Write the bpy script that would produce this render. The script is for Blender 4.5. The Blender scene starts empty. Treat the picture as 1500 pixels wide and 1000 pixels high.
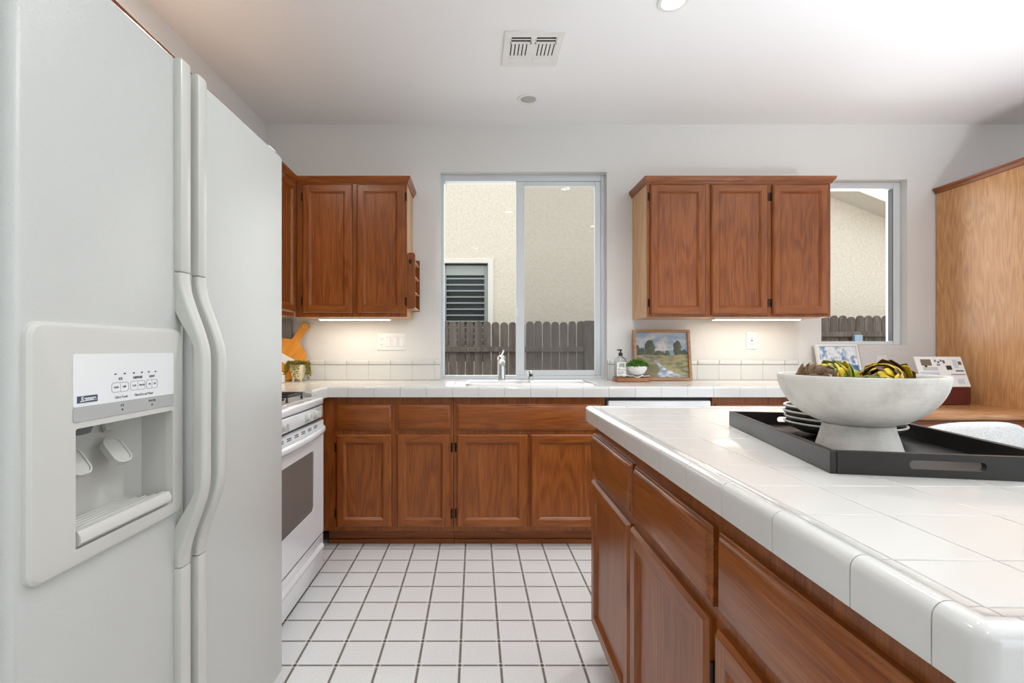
import bpy, bmesh, math, random
from mathutils import Vector, Matrix, noise as mnoise
R = math.radians
S = bpy.context.scene
C = S.collection

# ------------------------------------------------------------------ camera
cd = bpy.data.cameras.new('camera'); cam = bpy.data.objects.new('camera', cd); C.objects.link(cam)
cam.location = (0, 0, 1.14); cam.rotation_euler = (R(90), 0, 0)
cd.sensor_width = 36; cd.lens = 729*36/1500; cd.shift_x = .036; cd.shift_y = .0067
cd.clip_start = .02; cd.clip_end = 200
S.camera = cam
S.view_settings.view_transform = 'Standard'; S.view_settings.look = 'None'
S.view_settings.gamma = 1; S.view_settings.use_curve_mapping = False
S.view_settings.exposure = 0.24

# ------------------------------------------------------------------ sky and lamps
W = bpy.data.worlds.new('sky'); S.world = W; W.use_nodes = True
wn = W.node_tree.nodes; wl = W.node_tree.links
bg = wn['Background']; bg.inputs[0].default_value = (.86, .93, 1, 1); bg.inputs[1].default_value = 1.84

def area(name, loc, rot, sx, sy, power, col=(1, 1, 1), spread=180):
    l = bpy.data.lights.new(name, 'AREA'); l.shape = 'RECTANGLE'; l.size = sx; l.size_y = sy
    l.energy = power; l.color = col; l.spread = R(spread)
    o = bpy.data.objects.new(name, l); C.objects.link(o); o.location = loc; o.rotation_euler = rot
    return o
# added light from unseen openings behind and right; daylight at the two windows
area('added_light_rear', (3.7, -3.35, 1.25), (R(90), 0, 0), 1.6, 2.2, 7, (.96, .985, 1.03))
area('added_light_right', (4.55, -.2, 1.45), (R(90), 0, R(90)), 3.2, 1.7, 11, (.96, .985, 1.03))
area('daylight_sink_window', (.337, 3.62, 1.65), (R(-90), 0, 0), 1.1, 1.4, 8, (.93, .97, 1))
area('daylight_desk_window', (2.70, 3.62, 1.75), (R(-90), 0, 0), .55, 1.1, 6, (.93, .97, 1))

# ------------------------------------------------------------------ materials
MAT = {}
def new_mat(name):
    m = bpy.data.materials.new(name); m.use_nodes = True; MAT[name] = m
    nt = m.node_tree
    return m, nt, nt.nodes['Principled BSDF']
def srgb(r, g, b):
    f = lambda c: (c/255/12.92) if c/255 <= .04045 else ((c/255+.055)/1.055)**2.4
    return (f(r), f(g), f(b), 1)
def N(nt, t, **kw):
    n = nt.nodes.new(t)
    for k, v in kw.items():
        if k.startswith('i_'):
            key = k[2:]; key = int(key) if key.isdigit() else key
            n.inputs[key].default_value = v
        else: setattr(n, k, v)
    return n
def L(nt, a, b): nt.links.new(a, b)
def plain(name, col, rough=.5, metal=0, coat=0, bump=0, bscale=200, spec=.5, var=0, vscale=8, sheen=0, emit=None, estr=0):
    m, nt, p = new_mat(name)
    p.inputs['Base Color'].default_value = col; p.inputs['Roughness'].default_value = rough
    p.inputs['Metallic'].default_value = metal; p.inputs['Coat Weight'].default_value = coat
    p.inputs['Coat Roughness'].default_value = .06; p.inputs['Specular IOR Level'].default_value = spec
    p.inputs['Sheen Weight'].default_value = sheen
    tc = N(nt, 'ShaderNodeTexCoord')
    if bump:
        n = N(nt, 'ShaderNodeTexNoise', i_Scale=bscale, i_Detail=3.0); L(nt, tc.outputs['Object'], n.inputs['Vector'])
        b = N(nt, 'ShaderNodeBump', i_Strength=bump, i_Distance=.002); L(nt, n.outputs['Fac'], b.inputs['Height'])
        L(nt, b.outputs['Normal'], p.inputs['Normal'])
    if var:
        n = N(nt, 'ShaderNodeTexNoise', i_Scale=vscale, i_Detail=4.0); L(nt, tc.outputs['Object'], n.inputs['Vector'])
        mx = N(nt, 'ShaderNodeMix', data_type='RGBA'); mx.inputs[6].default_value = tuple(c*(1-var) for c in col[:3])+(1,)
        mx.inputs[7].default_value = tuple(min(1, c*(1+var)) for c in col[:3])+(1,)
        L(nt, n.outputs['Fac'], mx.inputs[0]); L(nt, mx.outputs[2], p.inputs['Base Color'])
    if emit:
        p.inputs['Emission Color'].default_value = emit; p.inputs['Emission Strength'].default_value = estr
    return m

def oak(name, axis, lo=(98, 46, 12), mid=(138, 74, 27), hi=(166, 98, 44), rough=.32, ring=1.0, dens=1.0):
    m, nt, p = new_mat(name)
    tc = N(nt, 'ShaderNodeTexCoord'); oi = N(nt, 'ShaderNodeObjectInfo')
    off = N(nt, 'ShaderNodeVectorMath', operation='SCALE'); off.inputs[0].default_value = (7.3, 11.1, 5.7)
    L(nt, oi.outputs['Random'], off.inputs['Scale'])
    add = N(nt, 'ShaderNodeVectorMath', operation='ADD'); L(nt, tc.outputs['Object'], add.inputs[0]); L(nt, off.outputs[0], add.inputs[1])
    def mapped(a, l):
        mp = N(nt, 'ShaderNodeMapping'); s = [a, a, a]; s['XYZ'.index(axis)] = l
        mp.inputs['Scale'].default_value = s; L(nt, add.outputs[0], mp.inputs['Vector']); return mp
    m1 = mapped(7*dens, .85*dens); n1 = N(nt, 'ShaderNodeTexNoise', i_Scale=1.0, i_Detail=2.0, i_Distortion=.35); L(nt, m1.outputs[0], n1.inputs['Vector'])
    mu = N(nt, 'ShaderNodeMath', operation='MULTIPLY', i_1=62.0*ring); L(nt, n1.outputs['Fac'], mu.inputs[0])
    si = N(nt, 'ShaderNodeMath', operation='SINE'); L(nt, mu.outputs[0], si.inputs[0])
    m2 = mapped(300, 9); n2 = N(nt, 'ShaderNodeTexNoise', i_Scale=1.0, i_Detail=3.0); L(nt, m2.outputs[0], n2.inputs['Vector'])
    m3 = mapped(5, .8); n3 = N(nt, 'ShaderNodeTexNoise', i_Scale=1.0, i_Detail=2.0); L(nt, m3.outputs[0], n3.inputs['Vector'])
    a1 = N(nt, 'ShaderNodeMath', operation='MULTIPLY_ADD', i_1=.055, i_2=.5); L(nt, si.outputs[0], a1.inputs[0])
    a2 = N(nt, 'ShaderNodeMath', operation='MULTIPLY_ADD', i_1=.62, i_2=-.31); L(nt, n2.outputs['Fac'], a2.inputs[0])
    a3 = N(nt, 'ShaderNodeMath', operation='MULTIPLY_ADD', i_1=.22, i_2=-.11); L(nt, n3.outputs['Fac'], a3.inputs[0])
    s1 = N(nt, 'ShaderNodeMath', operation='ADD'); L(nt, a1.outputs[0], s1.inputs[0]); L(nt, a2.outputs[0], s1.inputs[1])
    s2 = N(nt, 'ShaderNodeMath', operation='ADD'); L(nt, s1.outputs[0], s2.inputs[0]); L(nt, a3.outputs[0], s2.inputs[1])
    cr = N(nt, 'ShaderNodeValToRGB'); e = cr.color_ramp.elements
    e[0].position = .28; e[0].color = srgb(*lo); e[1].position = .74; e[1].color = srgb(*hi)
    k = cr.color_ramp.elements.new(.5); k.color = srgb(*mid)
    L(nt, s2.outputs[0], cr.inputs[0]); L(nt, cr.outputs[0], p.inputs['Base Color'])
    p.inputs['Roughness'].default_value = rough; p.inputs['Coat Weight'].default_value = .1; p.inputs['Coat Roughness'].default_value = .2; p.inputs['Specular IOR Level'].default_value = .38
    b = N(nt, 'ShaderNodeBump', i_Strength=.12, i_Distance=.001); L(nt, n2.outputs['Fac'], b.inputs['Height']); L(nt, b.outputs['Normal'], p.inputs['Normal'])
    return m
oakV = oak('oak_vertical', 'Z'); oakH = oak('oak_horizontal', 'X'); oakY = oak('oak_depth', 'Y')
oakP = oak('oak_plywood', 'Z', (170, 114, 66), (204, 150, 98), (226, 180, 130), .3, 1.3, 1.3)
oakPH = oak('oak_plywood_side', 'Z', (176, 124, 78), (206, 160, 112), (224, 184, 140), .35, .8, .8)
oakT = oak('oak_desk_top', 'X', (150, 98, 60), (184, 132, 88), (206, 160, 116), .25)
walnut = oak('acacia_board', 'X', (96, 56, 32), (150, 98, 60), (190, 140, 96), .5)
maple = oak('orange_maple', 'Z', (206, 124, 22), (228, 148, 34), (240, 166, 56), .35, .4)
picfr = oak('ash_frame', 'X', (140, 98, 66), (170, 126, 90), (190, 148, 110), .5)

wallm, nt, p = new_mat('textured_white_wall_paint')
p.inputs['Base Color'].default_value = srgb(228, 227, 224); p.inputs['Roughness'].default_value = .75
g = N(nt, 'ShaderNodeNewGeometry'); n1 = N(nt, 'ShaderNodeTexNoise', i_Scale=70.0, i_Detail=4.0, i_Roughness=.6); L(nt, g.outputs['Position'], n1.inputs['Vector'])
b = N(nt, 'ShaderNodeBump', i_Strength=.35, i_Distance=.004); L(nt, n1.outputs['Fac'], b.inputs['Height']); L(nt, b.outputs['Normal'], p.inputs['Normal'])
ceilm = plain('ceiling_paint', srgb(244, 245, 246), .8, bump=.15, bscale=90)
white_trim = plain('white_trim_paint', srgb(236, 237, 236), .35)
vinyl = plain('white_vinyl_frame', srgb(222, 226, 228), .3)
alum = plain('grey_sash_metal', srgb(212, 217, 220), .35, metal=.2)
fridge_w = plain('textured_fridge_enamel', srgb(201, 203, 199), .25, bump=.3, bscale=420)
fridge_p = plain('bisque_white_plastic', srgb(204, 204, 197), .28)
fridge_g = plain('grey_plastic_strip', srgb(176, 178, 176), .35)
cavity_g = plain('grey_dispenser_plastic', srgb(196, 196, 190), .3)
panel_w = plain('glossy_control_panel', srgb(232, 234, 234), .12)
gasket = plain('dark_grey_gasket', srgb(96, 98, 98), .6)
enamel = plain('white_range_enamel', srgb(236, 238, 240), .12, coat=.4)
ovenglass = plain('grey_oven_glass', srgb(112, 112, 110), .12, coat=.5)
black = plain('black_plastic', srgb(22, 22, 22), .4)
castiron = plain('cast_iron', srgb(34, 33, 32), .55, bump=.2)
bronze = plain('dark_bronze_hinge', srgb(44, 32, 24), .35, metal=.6)
chrome = plain('brushed_chrome', srgb(206, 208, 208), .14, metal=1)
glaze = plain('white_glazed_tile', srgb(219, 217, 212), .22, coat=.2, bump=.03, bscale=14)
glazeT = plain('white_glazed_trim', srgb(217, 217, 214), .1, coat=.5)
grout = plain('pale_grout', srgb(166, 162, 153), .85)
porcelain = plain('white_porcelain', srgb(240, 240, 240), .08, coat=.5)
darkslot = plain('dark_slot', srgb(60, 50, 44), .6)
trayb = plain('black_painted_wood', srgb(34, 31, 29), .36, bump=.12, bscale=60)
chalk, nt, p = new_mat('chalky_white_stoneware')
tc = N(nt, 'ShaderNodeTexCoord'); n1 = N(nt, 'ShaderNodeTexNoise', i_Scale=16.0, i_Detail=6.0, i_Roughness=.65)
L(nt, tc.outputs['Object'], n1.inputs['Vector'])
cr = N(nt, 'ShaderNodeValToRGB'); e = cr.color_ramp.elements; e[0].position = .3; e[0].color = srgb(196, 192, 184); e[1].position = .55; e[1].color = srgb(222, 219, 212)
L(nt, n1.outputs['Fac'], cr.inputs[0]); L(nt, cr.outputs[0], p.inputs['Base Color']); p.inputs['Roughness'].default_value = .6
mp = N(nt, 'ShaderNodeMapping'); mp.inputs['Scale'].default_value = (6, 6, 160); L(nt, tc.outputs['Object'], mp.inputs['Vector'])
n2 = N(nt, 'ShaderNodeTexNoise', i_Scale=2.0, i_Detail=4.0); L(nt, mp.outputs[0], n2.inputs['Vector'])
b = N(nt, 'ShaderNodeBump', i_Strength=.3, i_Distance=.002); L(nt, n2.outputs['Fac'], b.inputs['Height']); L(nt, b.outputs['Normal'], p.inputs['Normal'])
plate_d = plain('charcoal_stoneware', srgb(74, 72, 68), .35)
plate_r = plain('pale_plate_rim', srgb(206, 203, 196), .3)
leafg = plain('leaf_green', srgb(70, 112, 24), .5, var=.35, vscale=60)
succ = plain('olive_trailing_leaf', srgb(122, 112, 26), .5, var=.35, vscale=90)
art_g = plain('artichoke_green', srgb(128, 150, 66), .55, var=.25, vscale=40)
art_y = plain('artichoke_yellow', srgb(222, 190, 34), .5, var=.2, vscale=30)
art_b = plain('artichoke_brown', srgb(92, 62, 24), .6, var=.35, vscale=40)
art_t = plain('artichoke_dry_edge', srgb(188, 146, 92), .6, var=.2, vscale=40)
cream = plain('cream_ceramic', srgb(240, 226, 190), .4)
paper = plain('white_paper', srgb(240, 240, 238), .7)
ink = plain('black_ink', srgb(40, 42, 48), .6)
inkg = plain('grey_ink', srgb(140, 142, 142), .6)
navy = plain('navy_badge', srgb(60, 78, 100), .4)
slate = plain('slate_board', srgb(136, 128, 120), .6)
bricky = plain('dark_red_leatherette', srgb(92, 34, 24), .45)
fabric, nt, p = new_mat('woven_grey_fabric')
tc = N(nt, 'ShaderNodeTexCoord')
v = N(nt, 'ShaderNodeTexVoronoi', i_Scale=330.0); L(nt, tc.outputs['Object'], v.inputs['Vector'])
n1 = N(nt, 'ShaderNodeTexNoise', i_Scale=190.0, i_Detail=3.0); L(nt, tc.outputs['Object'], n1.inputs['Vector'])
cr = N(nt, 'ShaderNodeValToRGB'); e = cr.color_ramp.elements; e[0].position = .3; e[0].color = srgb(196, 196, 195); e[1].position = .65; e[1].color = srgb(228, 228, 227)
L(nt, n1.outputs['Fac'], cr.inputs[0]); L(nt, cr.outputs[0], p.inputs['Base Color']); p.inputs['Roughness'].default_value = .9
b = N(nt, 'ShaderNodeBump', i_Strength=.25, i_Distance=.0008); L(nt, v.outputs['Distance'], b.inputs['Height']); L(nt, b.outputs['Normal'], p.inputs['Normal'])
lampglow = plain('lamp_glow', (1, 1, 1, 1), .5, emit=(1, .97, .9, 1), estr=22)
stripglow = plain('cabinet_strip_glow', (1, 1, 1, 1), .5, emit=(1, .86, .66, 1), estr=7)
lampoff = plain('unlit_lamp_lens', srgb(186, 184, 180), .5)
ventm = plain('vent_enamel', srgb(232, 231, 228), .45)
ventd = plain('vent_dark', srgb(30, 30, 30), .8)

# thin clear glass and insect screen: real panes
def glass_mat(name, tint=(1, 1, 1, 1)):
    m = bpy.data.materials.new(name); m.use_nodes = True; nt = m.node_tree; nt.nodes.clear()
    out = N(nt, 'ShaderNodeOutputMaterial'); t = N(nt, 'ShaderNodeBsdfTransparent'); t.inputs[0].default_value = tint
    gl = N(nt, 'ShaderNodeBsdfGlossy'); gl.inputs['Roughness'].default_value = .0
    fr = N(nt, 'ShaderNodeFresnel', i_IOR=1.22); mx = N(nt, 'ShaderNodeMixShader')
    L(nt, fr.outputs[0], mx.inputs[0]); L(nt, t.outputs[0], mx.inputs[1]); L(nt, gl.outputs[0], mx.inputs[2]); L(nt, mx.outputs[0], out.inputs[0])
    return m
clear = glass_mat('window_glass', (.97, .98, .98, 1))
bottleg = glass_mat('bottle_glass', (.9, .93, .92, 1))
m = bpy.data.materials.new('insect_screen'); m.use_nodes = True; nt = m.node_tree; nt.nodes.clear(); screenm = m
out = N(nt, 'ShaderNodeOutputMaterial'); t = N(nt, 'ShaderNodeBsdfTransparent'); d = N(nt, 'ShaderNodeBsdfDiffuse'); d.inputs[0].default_value = srgb(120, 118, 116)
mx = N(nt, 'ShaderNodeMixShader'); mx.inputs[0].default_value = .2
L(nt, t.outputs[0], mx.inputs[1]); L(nt, d.outputs[0], mx.inputs[2]); L(nt, mx.outputs[0], out.inputs[0])

# floor tiles: grid of grey grout with darker crossings
floorm, nt, p = new_mat('floor_tile')
g = N(nt, 'ShaderNodeNewGeometry'); sp = N(nt, 'ShaderNodeSeparateXYZ'); L(nt, g.outputs['Position'], sp.inputs[0])
def grid(out, origin, pitch):
    a = N(nt, 'ShaderNodeMath', operation='SUBTRACT', i_1=origin-pitch*40+pitch/2); L(nt, out, a.inputs[0])
    b = N(nt, 'ShaderNodeMath', operation='MODULO', i_1=pitch); L(nt, a.outputs[0], b.inputs[0])
    c = N(nt, 'ShaderNodeMath', operation='SUBTRACT', i_1=pitch/2); L(nt, b.outputs[0], c.inputs[0])
    d = N(nt, 'ShaderNodeMath', operation='ABSOLUTE'); L(nt, c.outputs[0], d.inputs[0]); return d.outputs[0]
FP = .1483
gx = grid(sp.outputs[0], (672.4-695)/729*1.7905, FP); gy = grid(sp.outputs[1], 1.7905, FP)
def ss(src, lo, hi):
    m_ = N(nt, 'ShaderNodeMapRange', interpolation_type='SMOOTHSTEP'); m_.inputs[1].default_value = lo; m_.inputs[2].default_value = hi
    L(nt, src, m_.inputs[0]); return m_.outputs[0]
mn = N(nt, 'ShaderNodeMath', operation='SMOOTH_MIN', i_2=.006); L(nt, gx, mn.inputs[0]); L(nt, gy, mn.inputs[1])
tilef = ss(mn.outputs[0], .0030, .0056)
mxx = N(nt, 'ShaderNodeMath', operation='MAXIMUM'); L(nt, gx, mxx.inputs[0]); L(nt, gy, mxx.inputs[1])
cross = ss(mxx.outputs[0], .0045, .0075); ring = ss(mxx.outputs[0], .0115, .014)
n1 = N(nt, 'ShaderNodeTexNoise', i_Scale=160.0, i_Detail=5.0); L(nt, g.outputs['Position'], n1.inputs['Vector'])
cr = N(nt, 'ShaderNodeValToRGB'); e = cr.color_ramp.elements; e[0].position = .3; e[0].color = srgb(226, 227, 226); e[1].position = .7; e[1].color = srgb(241, 242, 242)
L(nt, n1.outputs['Fac'], cr.inputs[0])
gm = N(nt, 'ShaderNodeMix', data_type='RGBA'); gm.inputs[6].default_value = srgb(196, 193, 186); gm.inputs[7].default_value = srgb(122, 116, 106); L(nt, ring, gm.inputs[0])
gm2 = N(nt, 'ShaderNodeMix', data_type='RGBA'); gm2.inputs[6].default_value = srgb(66, 62, 56); L(nt, gm.outputs[2], gm2.inputs[7]); L(nt, cross, gm2.inputs[0])
fm = N(nt, 'ShaderNodeMix', data_type='RGBA'); L(nt, tilef, fm.inputs[0]); L(nt, gm2.outputs[2], fm.inputs[6]); L(nt, cr.outputs[0], fm.inputs[7])
L(nt, fm.outputs[2], p.inputs['Base Color'])
rr = N(nt, 'ShaderNodeMapRange'); rr.inputs[3].default_value = .85; rr.inputs[4].default_value = .34; L(nt, tilef, rr.inputs[0]); L(nt, rr.outputs[0], p.inputs['Roughness'])
hh = N(nt, 'ShaderNodeMath', operation='MULTIPLY_ADD', i_1=.12); L(nt, n1.outputs['Fac'], hh.inputs[0]); L(nt, tilef, hh.inputs[2])
b = N(nt, 'ShaderNodeBump', i_Strength=.6, i_Distance=.0025); L(nt, hh.outputs[0], b.inputs['Height']); L(nt, b.outputs['Normal'], p.inputs['Normal'])

stucco, nt, p = new_mat('cream_stucco')
g = N(nt, 'ShaderNodeNewGeometry'); n1 = N(nt, 'ShaderNodeTexNoise', i_Scale=22.0, i_Detail=8.0, i_Roughness=.7); L(nt, g.outputs['Position'], n1.inputs['Vector'])
cr = N(nt, 'ShaderNodeValToRGB'); e = cr.color_ramp.elements; e[0].position = .3; e[0].color = srgb(214, 197, 174); e[1].position = .6; e[1].color = srgb(232, 217, 195)
L(nt, n1.outputs['Fac'], cr.inputs[0]); L(nt, cr.outputs[0], p.inputs['Base Color']); p.inputs['Roughness'].default_value = .9
b = N(nt, 'ShaderNodeBump', i_Strength=.9, i_Distance=.02); L(nt, n1.outputs['Fac'], b.inputs['Height']); L(nt, b.outputs['Normal'], p.inputs['Normal'])
fencem = oak('weathered_fence_wood', 'Z', (62, 52, 45), (98, 86, 76), (136, 124, 112), .85, .5)
fencem.node_tree.nodes['Principled BSDF'].inputs['Coat Weight'].default_value = 0
fascia = plain('fascia_paint', srgb(226, 218, 204), .6)
rooft = plain('roof_shingle', srgb(120, 112, 108), .9, bump=.5, bscale=20)
soil = plain('bare_ground', srgb(136, 120, 100), .95, var=.25, vscale=3)
shutter = plain('shutter_paint', srgb(196, 196, 182), .4)
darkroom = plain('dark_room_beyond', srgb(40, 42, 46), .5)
galv = plain('galvanised_post', srgb(140, 160, 172), .4, metal=.4)

# ------------------------------------------------------------------ helpers
def link(name, me, mats=None, parent=None, loc=(0, 0, 0), rot=(0, 0, 0)):
    o = bpy.data.objects.new(name, me); C.objects.link(o)
    if mats is not None:
        for m in (mats if isinstance(mats, (list, tuple)) else [mats]): me.materials.append(m)
    if parent: o.parent = parent
    o.location = loc; o.rotation_euler = rot
    return o
def obj(name, bm, mats, parent=None, loc=(0, 0, 0), rot=(0, 0, 0), ang=38):
    bmesh.ops.recalc_face_normals(bm, faces=bm.faces)
    me = bpy.data.meshes.new(name); bm.to_mesh(me); bm.free()
    for f in me.polygons: f.use_smooth = True
    me.set_sharp_from_angle(angle=R(ang))
    return link(name, me, mats, parent, loc, rot)
def tag(o, label, cat, group=None, kind=None):
    o['label'] = label; o['category'] = cat
    if group: o['group'] = group
    if kind: o['kind'] = kind
    return o
def thing(name, label, cat, loc=(0, 0, 0), rz=0, group=None, rot=None):
    o = bpy.data.objects.new(name, None); C.objects.link(o); o.empty_display_size = .05
    o.location = loc; o.rotation_euler = rot or (0, 0, rz)
    return tag(o, label, cat, group)
def struct(name, bm, mats, **k):
    o = obj(name, bm, mats, **k); o['kind'] = 'structure'; return o
def nb(): return bmesh.new()
def box(bm, x0, x1, y0, y1, z0, z1, bev=0, mat=0, seg=1):
    x0, x1 = min(x0, x1), max(x0, x1); y0, y1 = min(y0, y1), max(y0, y1); z0, z1 = min(z0, z1), max(z0, z1)
    vs = [bm.verts.new((x, y, z)) for x in (x0, x1) for y in (y0, y1) for z in (z0, z1)]
    fs = [bm.faces.new([vs[i] for i in q]) for q in ((0, 1, 3, 2), (4, 6, 7, 5), (0, 4, 5, 1), (2, 3, 7, 6), (0, 2, 6, 4), (1, 5, 7, 3))]
    for f in fs: f.material_index = mat
    if bev:
        es = list({e for f in fs for e in f.edges})
        r = bmesh.ops.bevel(bm, geom=es, offset=bev, segments=seg, profile=.5, affect='EDGES')
        for f in r['faces']: f.material_index = mat
    return vs
def B(*a, **k):
    bm = nb(); box(bm, *a, **k); return bm
def lathe(bm, prof, cx=0, cy=0, n=32, mat=0, z0=0, sx=1, sy=1):
    rings = []
    for r, z in prof:
        if r < 1e-6: rings.append([bm.verts.new((cx, cy, z+z0))])
        else: rings.append([bm.verts.new((cx+r*sx*math.cos(2*math.pi*i/n), cy+r*sy*math.sin(2*math.pi*i/n), z+z0)) for i in range(n)])
    for a, b in zip(rings, rings[1:]):
        if len(a) == 1 and len(b) == 1: continue
        for i in range(n):
            j = (i+1) % n
            q = [a[0], b[i], b[j]] if len(a) == 1 else [a[i], b[0], a[j]] if len(b) == 1 else [a[i], b[i], b[j], a[j]]
            bm.faces.new(q).material_index = mat
def tube(bm, pts, rad, n=10, mat=0, cap=True):
    pts = [Vector(p) for p in pts]; rings = []; up = Vector((0, 0, 1))
    prev = None
    for i, p_ in enumerate(pts):
        t = (pts[min(i+1, len(pts)-1)]-pts[max(i-1, 0)]).normalized()
        a = prev if prev is not None else (up if abs(t.z) < .9 else Vector((1, 0, 0)))
        u = (a-t*a.dot(t)).normalized(); v_ = t.cross(u); prev = u
        r = rad[i] if isinstance(rad, (list, tuple)) else rad
        rings.append([bm.verts.new(p_+u*r*math.cos(2*math.pi*k/n)+v_*r*math.sin(2*math.pi*k/n)) for k in range(n)])
    for a, b_ in zip(rings, rings[1:]):
        for k in range(n): bm.faces.new([a[k], a[(k+1) % n], b_[(k+1) % n], b_[k]]).material_index = mat
    if cap:
        bm.faces.new(rings[0][::-1]).material_index = mat; bm.faces.new(rings[-1]).material_index = mat
def prism(bm, outline, y0, y1, mat=0, axis='y'):
    """outline in (a, z); extruded along y (or x)"""
    mk = (lambda a, z, t: (a, t, z)) if axis == 'y' else ((lambda a, z, t: (t, a, z)) if axis == 'x' else (lambda a, z, t: (a, z, t)))
    A = [bm.verts.new(mk(a, z, y0)) for a, z in outline]; Bv = [bm.verts.new(mk(a, z, y1)) for a, z in outline]
    bm.faces.new(A).material_index = mat; bm.faces.new(Bv[::-1]).material_index = mat
    n = len(outline)
    for i in range(n): bm.faces.new([A[i], Bv[i], Bv[(i+1) % n], A[(i+1) % n]]).material_index = mat
def rrect(x0, x1, z0, z1, r, n=5):
    out = []
    for cx, cz, a0 in ((x1-r, z1-r, 0), (x0+r, z1-r, 90), (x0+r, z0+r, 180), (x1-r, z0+r, 270)):
        for i in range(n+1):
            a = R(a0+90*i/n); out.append((cx+r*math.cos(a), cz+r*math.sin(a)))
    return out
def ringplate(bm, outer, inner, y0, y1, mat=0, axis='y'):
    """frame between two outlines with the same number of points"""
    mk = (lambda a, z, t: (a, t, z)) if axis == 'y' else ((lambda a, z, t: (t, a, z)) if axis == 'x' else (lambda a, z, t: (a, z, t)))
    n = len(outer)
    V = [[bm.verts.new(mk(a, z, t)) for a, z in o] for o in (outer, inner) for t in (y0, y1)]
    o0, o1, i0, i1 = V
    for i in range(n):
        j = (i+1) % n
        for q in ([o0[i], o0[j], i0[j], i0[i]], [o1[i], i1[i], i1[j], o1[j]], [o0[i], o1[i], o1[j], o0[j]], [i0[i], i0[j], i1[j], i1[i]]):
            bm.faces.new(q).material_index = mat
def text_bm(bm, s, size, M, mat=0, align='CENTER', bold=0, squeeze=1.0):
    cu = bpy.data.curves.new('t', 'FONT'); cu.body = s; cu.size = size; cu.align_x = align; cu.align_y = 'CENTER'; cu.offset = bold; cu.extrude = .0001
    o = bpy.data.objects.new('t', cu); C.objects.link(o)
    dg = bpy.context.evaluated_depsgraph_get(); me = bpy.data.meshes.new_from_object(o.evaluated_get(dg))
    me.transform(M @ Matrix.Diagonal((squeeze, 1, 1, 1)))
    k = len(bm.faces); bm.from_mesh(me); bm.faces.ensure_lookup_table()
    for f in bm.faces[k:]: f.material_index = mat
    bpy.data.objects.remove(o); bpy.data.curves.remove(cu); bpy.data.meshes.remove(me)
FRONT = Matrix.Rotation(R(90), 4, 'X')       # text lying in XY -> standing, read from -Y
def copy_tree(o, parent=None):
    c = o.copy(); C.objects.link(c)
    if parent: c.parent = parent
    for ch in list(o.children): copy_tree(ch, c)
    return c

# ------------------------------------------------------------------ room shell
DW = 3.45; CEIL = 2.692; XR = 4.6; YB = -3.4
bm = B(-1.9, XR+.15, YB-.15, DW+.3, -.12, 0); struct('floor', bm, floorm)
bm = B(-1.9, XR+.15, YB-.15, DW+.3, CEIL, CEIL+.12); struct('ceiling', bm, ceilm)
# left wall runs very slightly out of parallel with the camera axis
bm = nb(); prism(bm, [(-1.448, DW+.15), (-1.448-.0176*(DW-YB), YB), (-1.9, YB), (-1.9, DW+.15)], 0, CEIL, axis='z')
struct('wall_left', bm, wallm)
W1 = (-.241, .915, .925, 2.363); W2 = (2.40, 2.996, 1.164, 2.311)
bm = nb()
xs = [(-1.6, W1[0]), (W1[0], W1[1]), (W1[1], W2[0]), (W2[0], W2[1]), (W2[1], XR)]
for i, (a, b_) in enumerate(xs):
    if i in (1, 3):
        w = W1 if i == 1 else W2
        box(bm, a, b_, DW, DW+.15, 0, w[2]); box(bm, a, b_, DW, DW+.15, w[3], CEIL)
    else: box(bm, a, b_, DW, DW+.15, 0, CEIL)
struct('wall_back', bm, wallm)
bm = nb()
box(bm, XR, XR+.15, YB, -1.9, 0, CEIL); box(bm, XR, XR+.15, 1.5, DW+.15, 0, CEIL)
box(bm, XR, XR+.15, -1.9, 1.5, 0, .55); box(bm, XR, XR+.15, -1.9, 1.5, 2.3, CEIL)
struct('wall_right', bm, wallm)
bm = nb()
box(bm, -1.6, 2.85, YB-.15, YB, 0, CEIL); box(bm, 4.45, XR, YB-.15, YB, 0, CEIL); box(bm, 2.85, 4.45, YB-.15, YB, 2.36, CEIL)
struct('wall_front', bm, wallm)
bm = B(-1.6, -.73, .15, .648, 0, CEIL); struct('added_shade_wall', bm, wallm)  # unseen stub added to shade the refrigerator's near side
# window over the sink: aluminium slider, fixed pane left, sliding sash with screen right
x0, x1, z0, z1 = W1
bm = nb()
box(bm, x0, x0+.022, DW+.055, DW+.12, z0, z1, .002); box(bm, x1-.028, x1, DW+.055, DW+.12, z0, z1, .002)
box(bm, x0+.022, x1-.028, DW+.055, DW+.12, z1-.045, z1, .002); box(bm, x0+.022, x1-.028, DW+.055, DW+.12, z0, z0+.024, .002)
w1 = struct('window_1', bm, alum)
bm = nb(); box(bm, x0+.022, .300, DW+.10, DW+.104, z0+.02, z1-.045); o = obj('pane', bm, clear, w1)
bm = nb()
for a, b_, c, d in ((.290, .348, z0+.024, z1-.045), (.848, .887, z0+.024, z1-.045), (.348, .848, z0+.024, z0+.060), (.348, .848, z1-.075, z1-.045)):
    box(bm, a, b_, DW+.065, DW+.092, c, d, .002)
sash = obj('sash_frame', bm, alum, w1)
bm = nb(); box(bm, .346, .85, DW+.078, DW+.082, z0+.05, z1-.07); obj('pane', bm, clear, sash)
bm = nb(); box(bm, .29, .303, DW+.055, DW+.066, 1.36, 1.42, .002); obj('latch', bm, vinyl, w1)
bm = nb(); box(bm, .346, .885, DW+.112, DW+.1125, z0+.03, z1-.05); obj('insect_screen', bm, screenm, w1)
x0, x1, z0, z1 = W2
bm = nb()
t = .03
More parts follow.
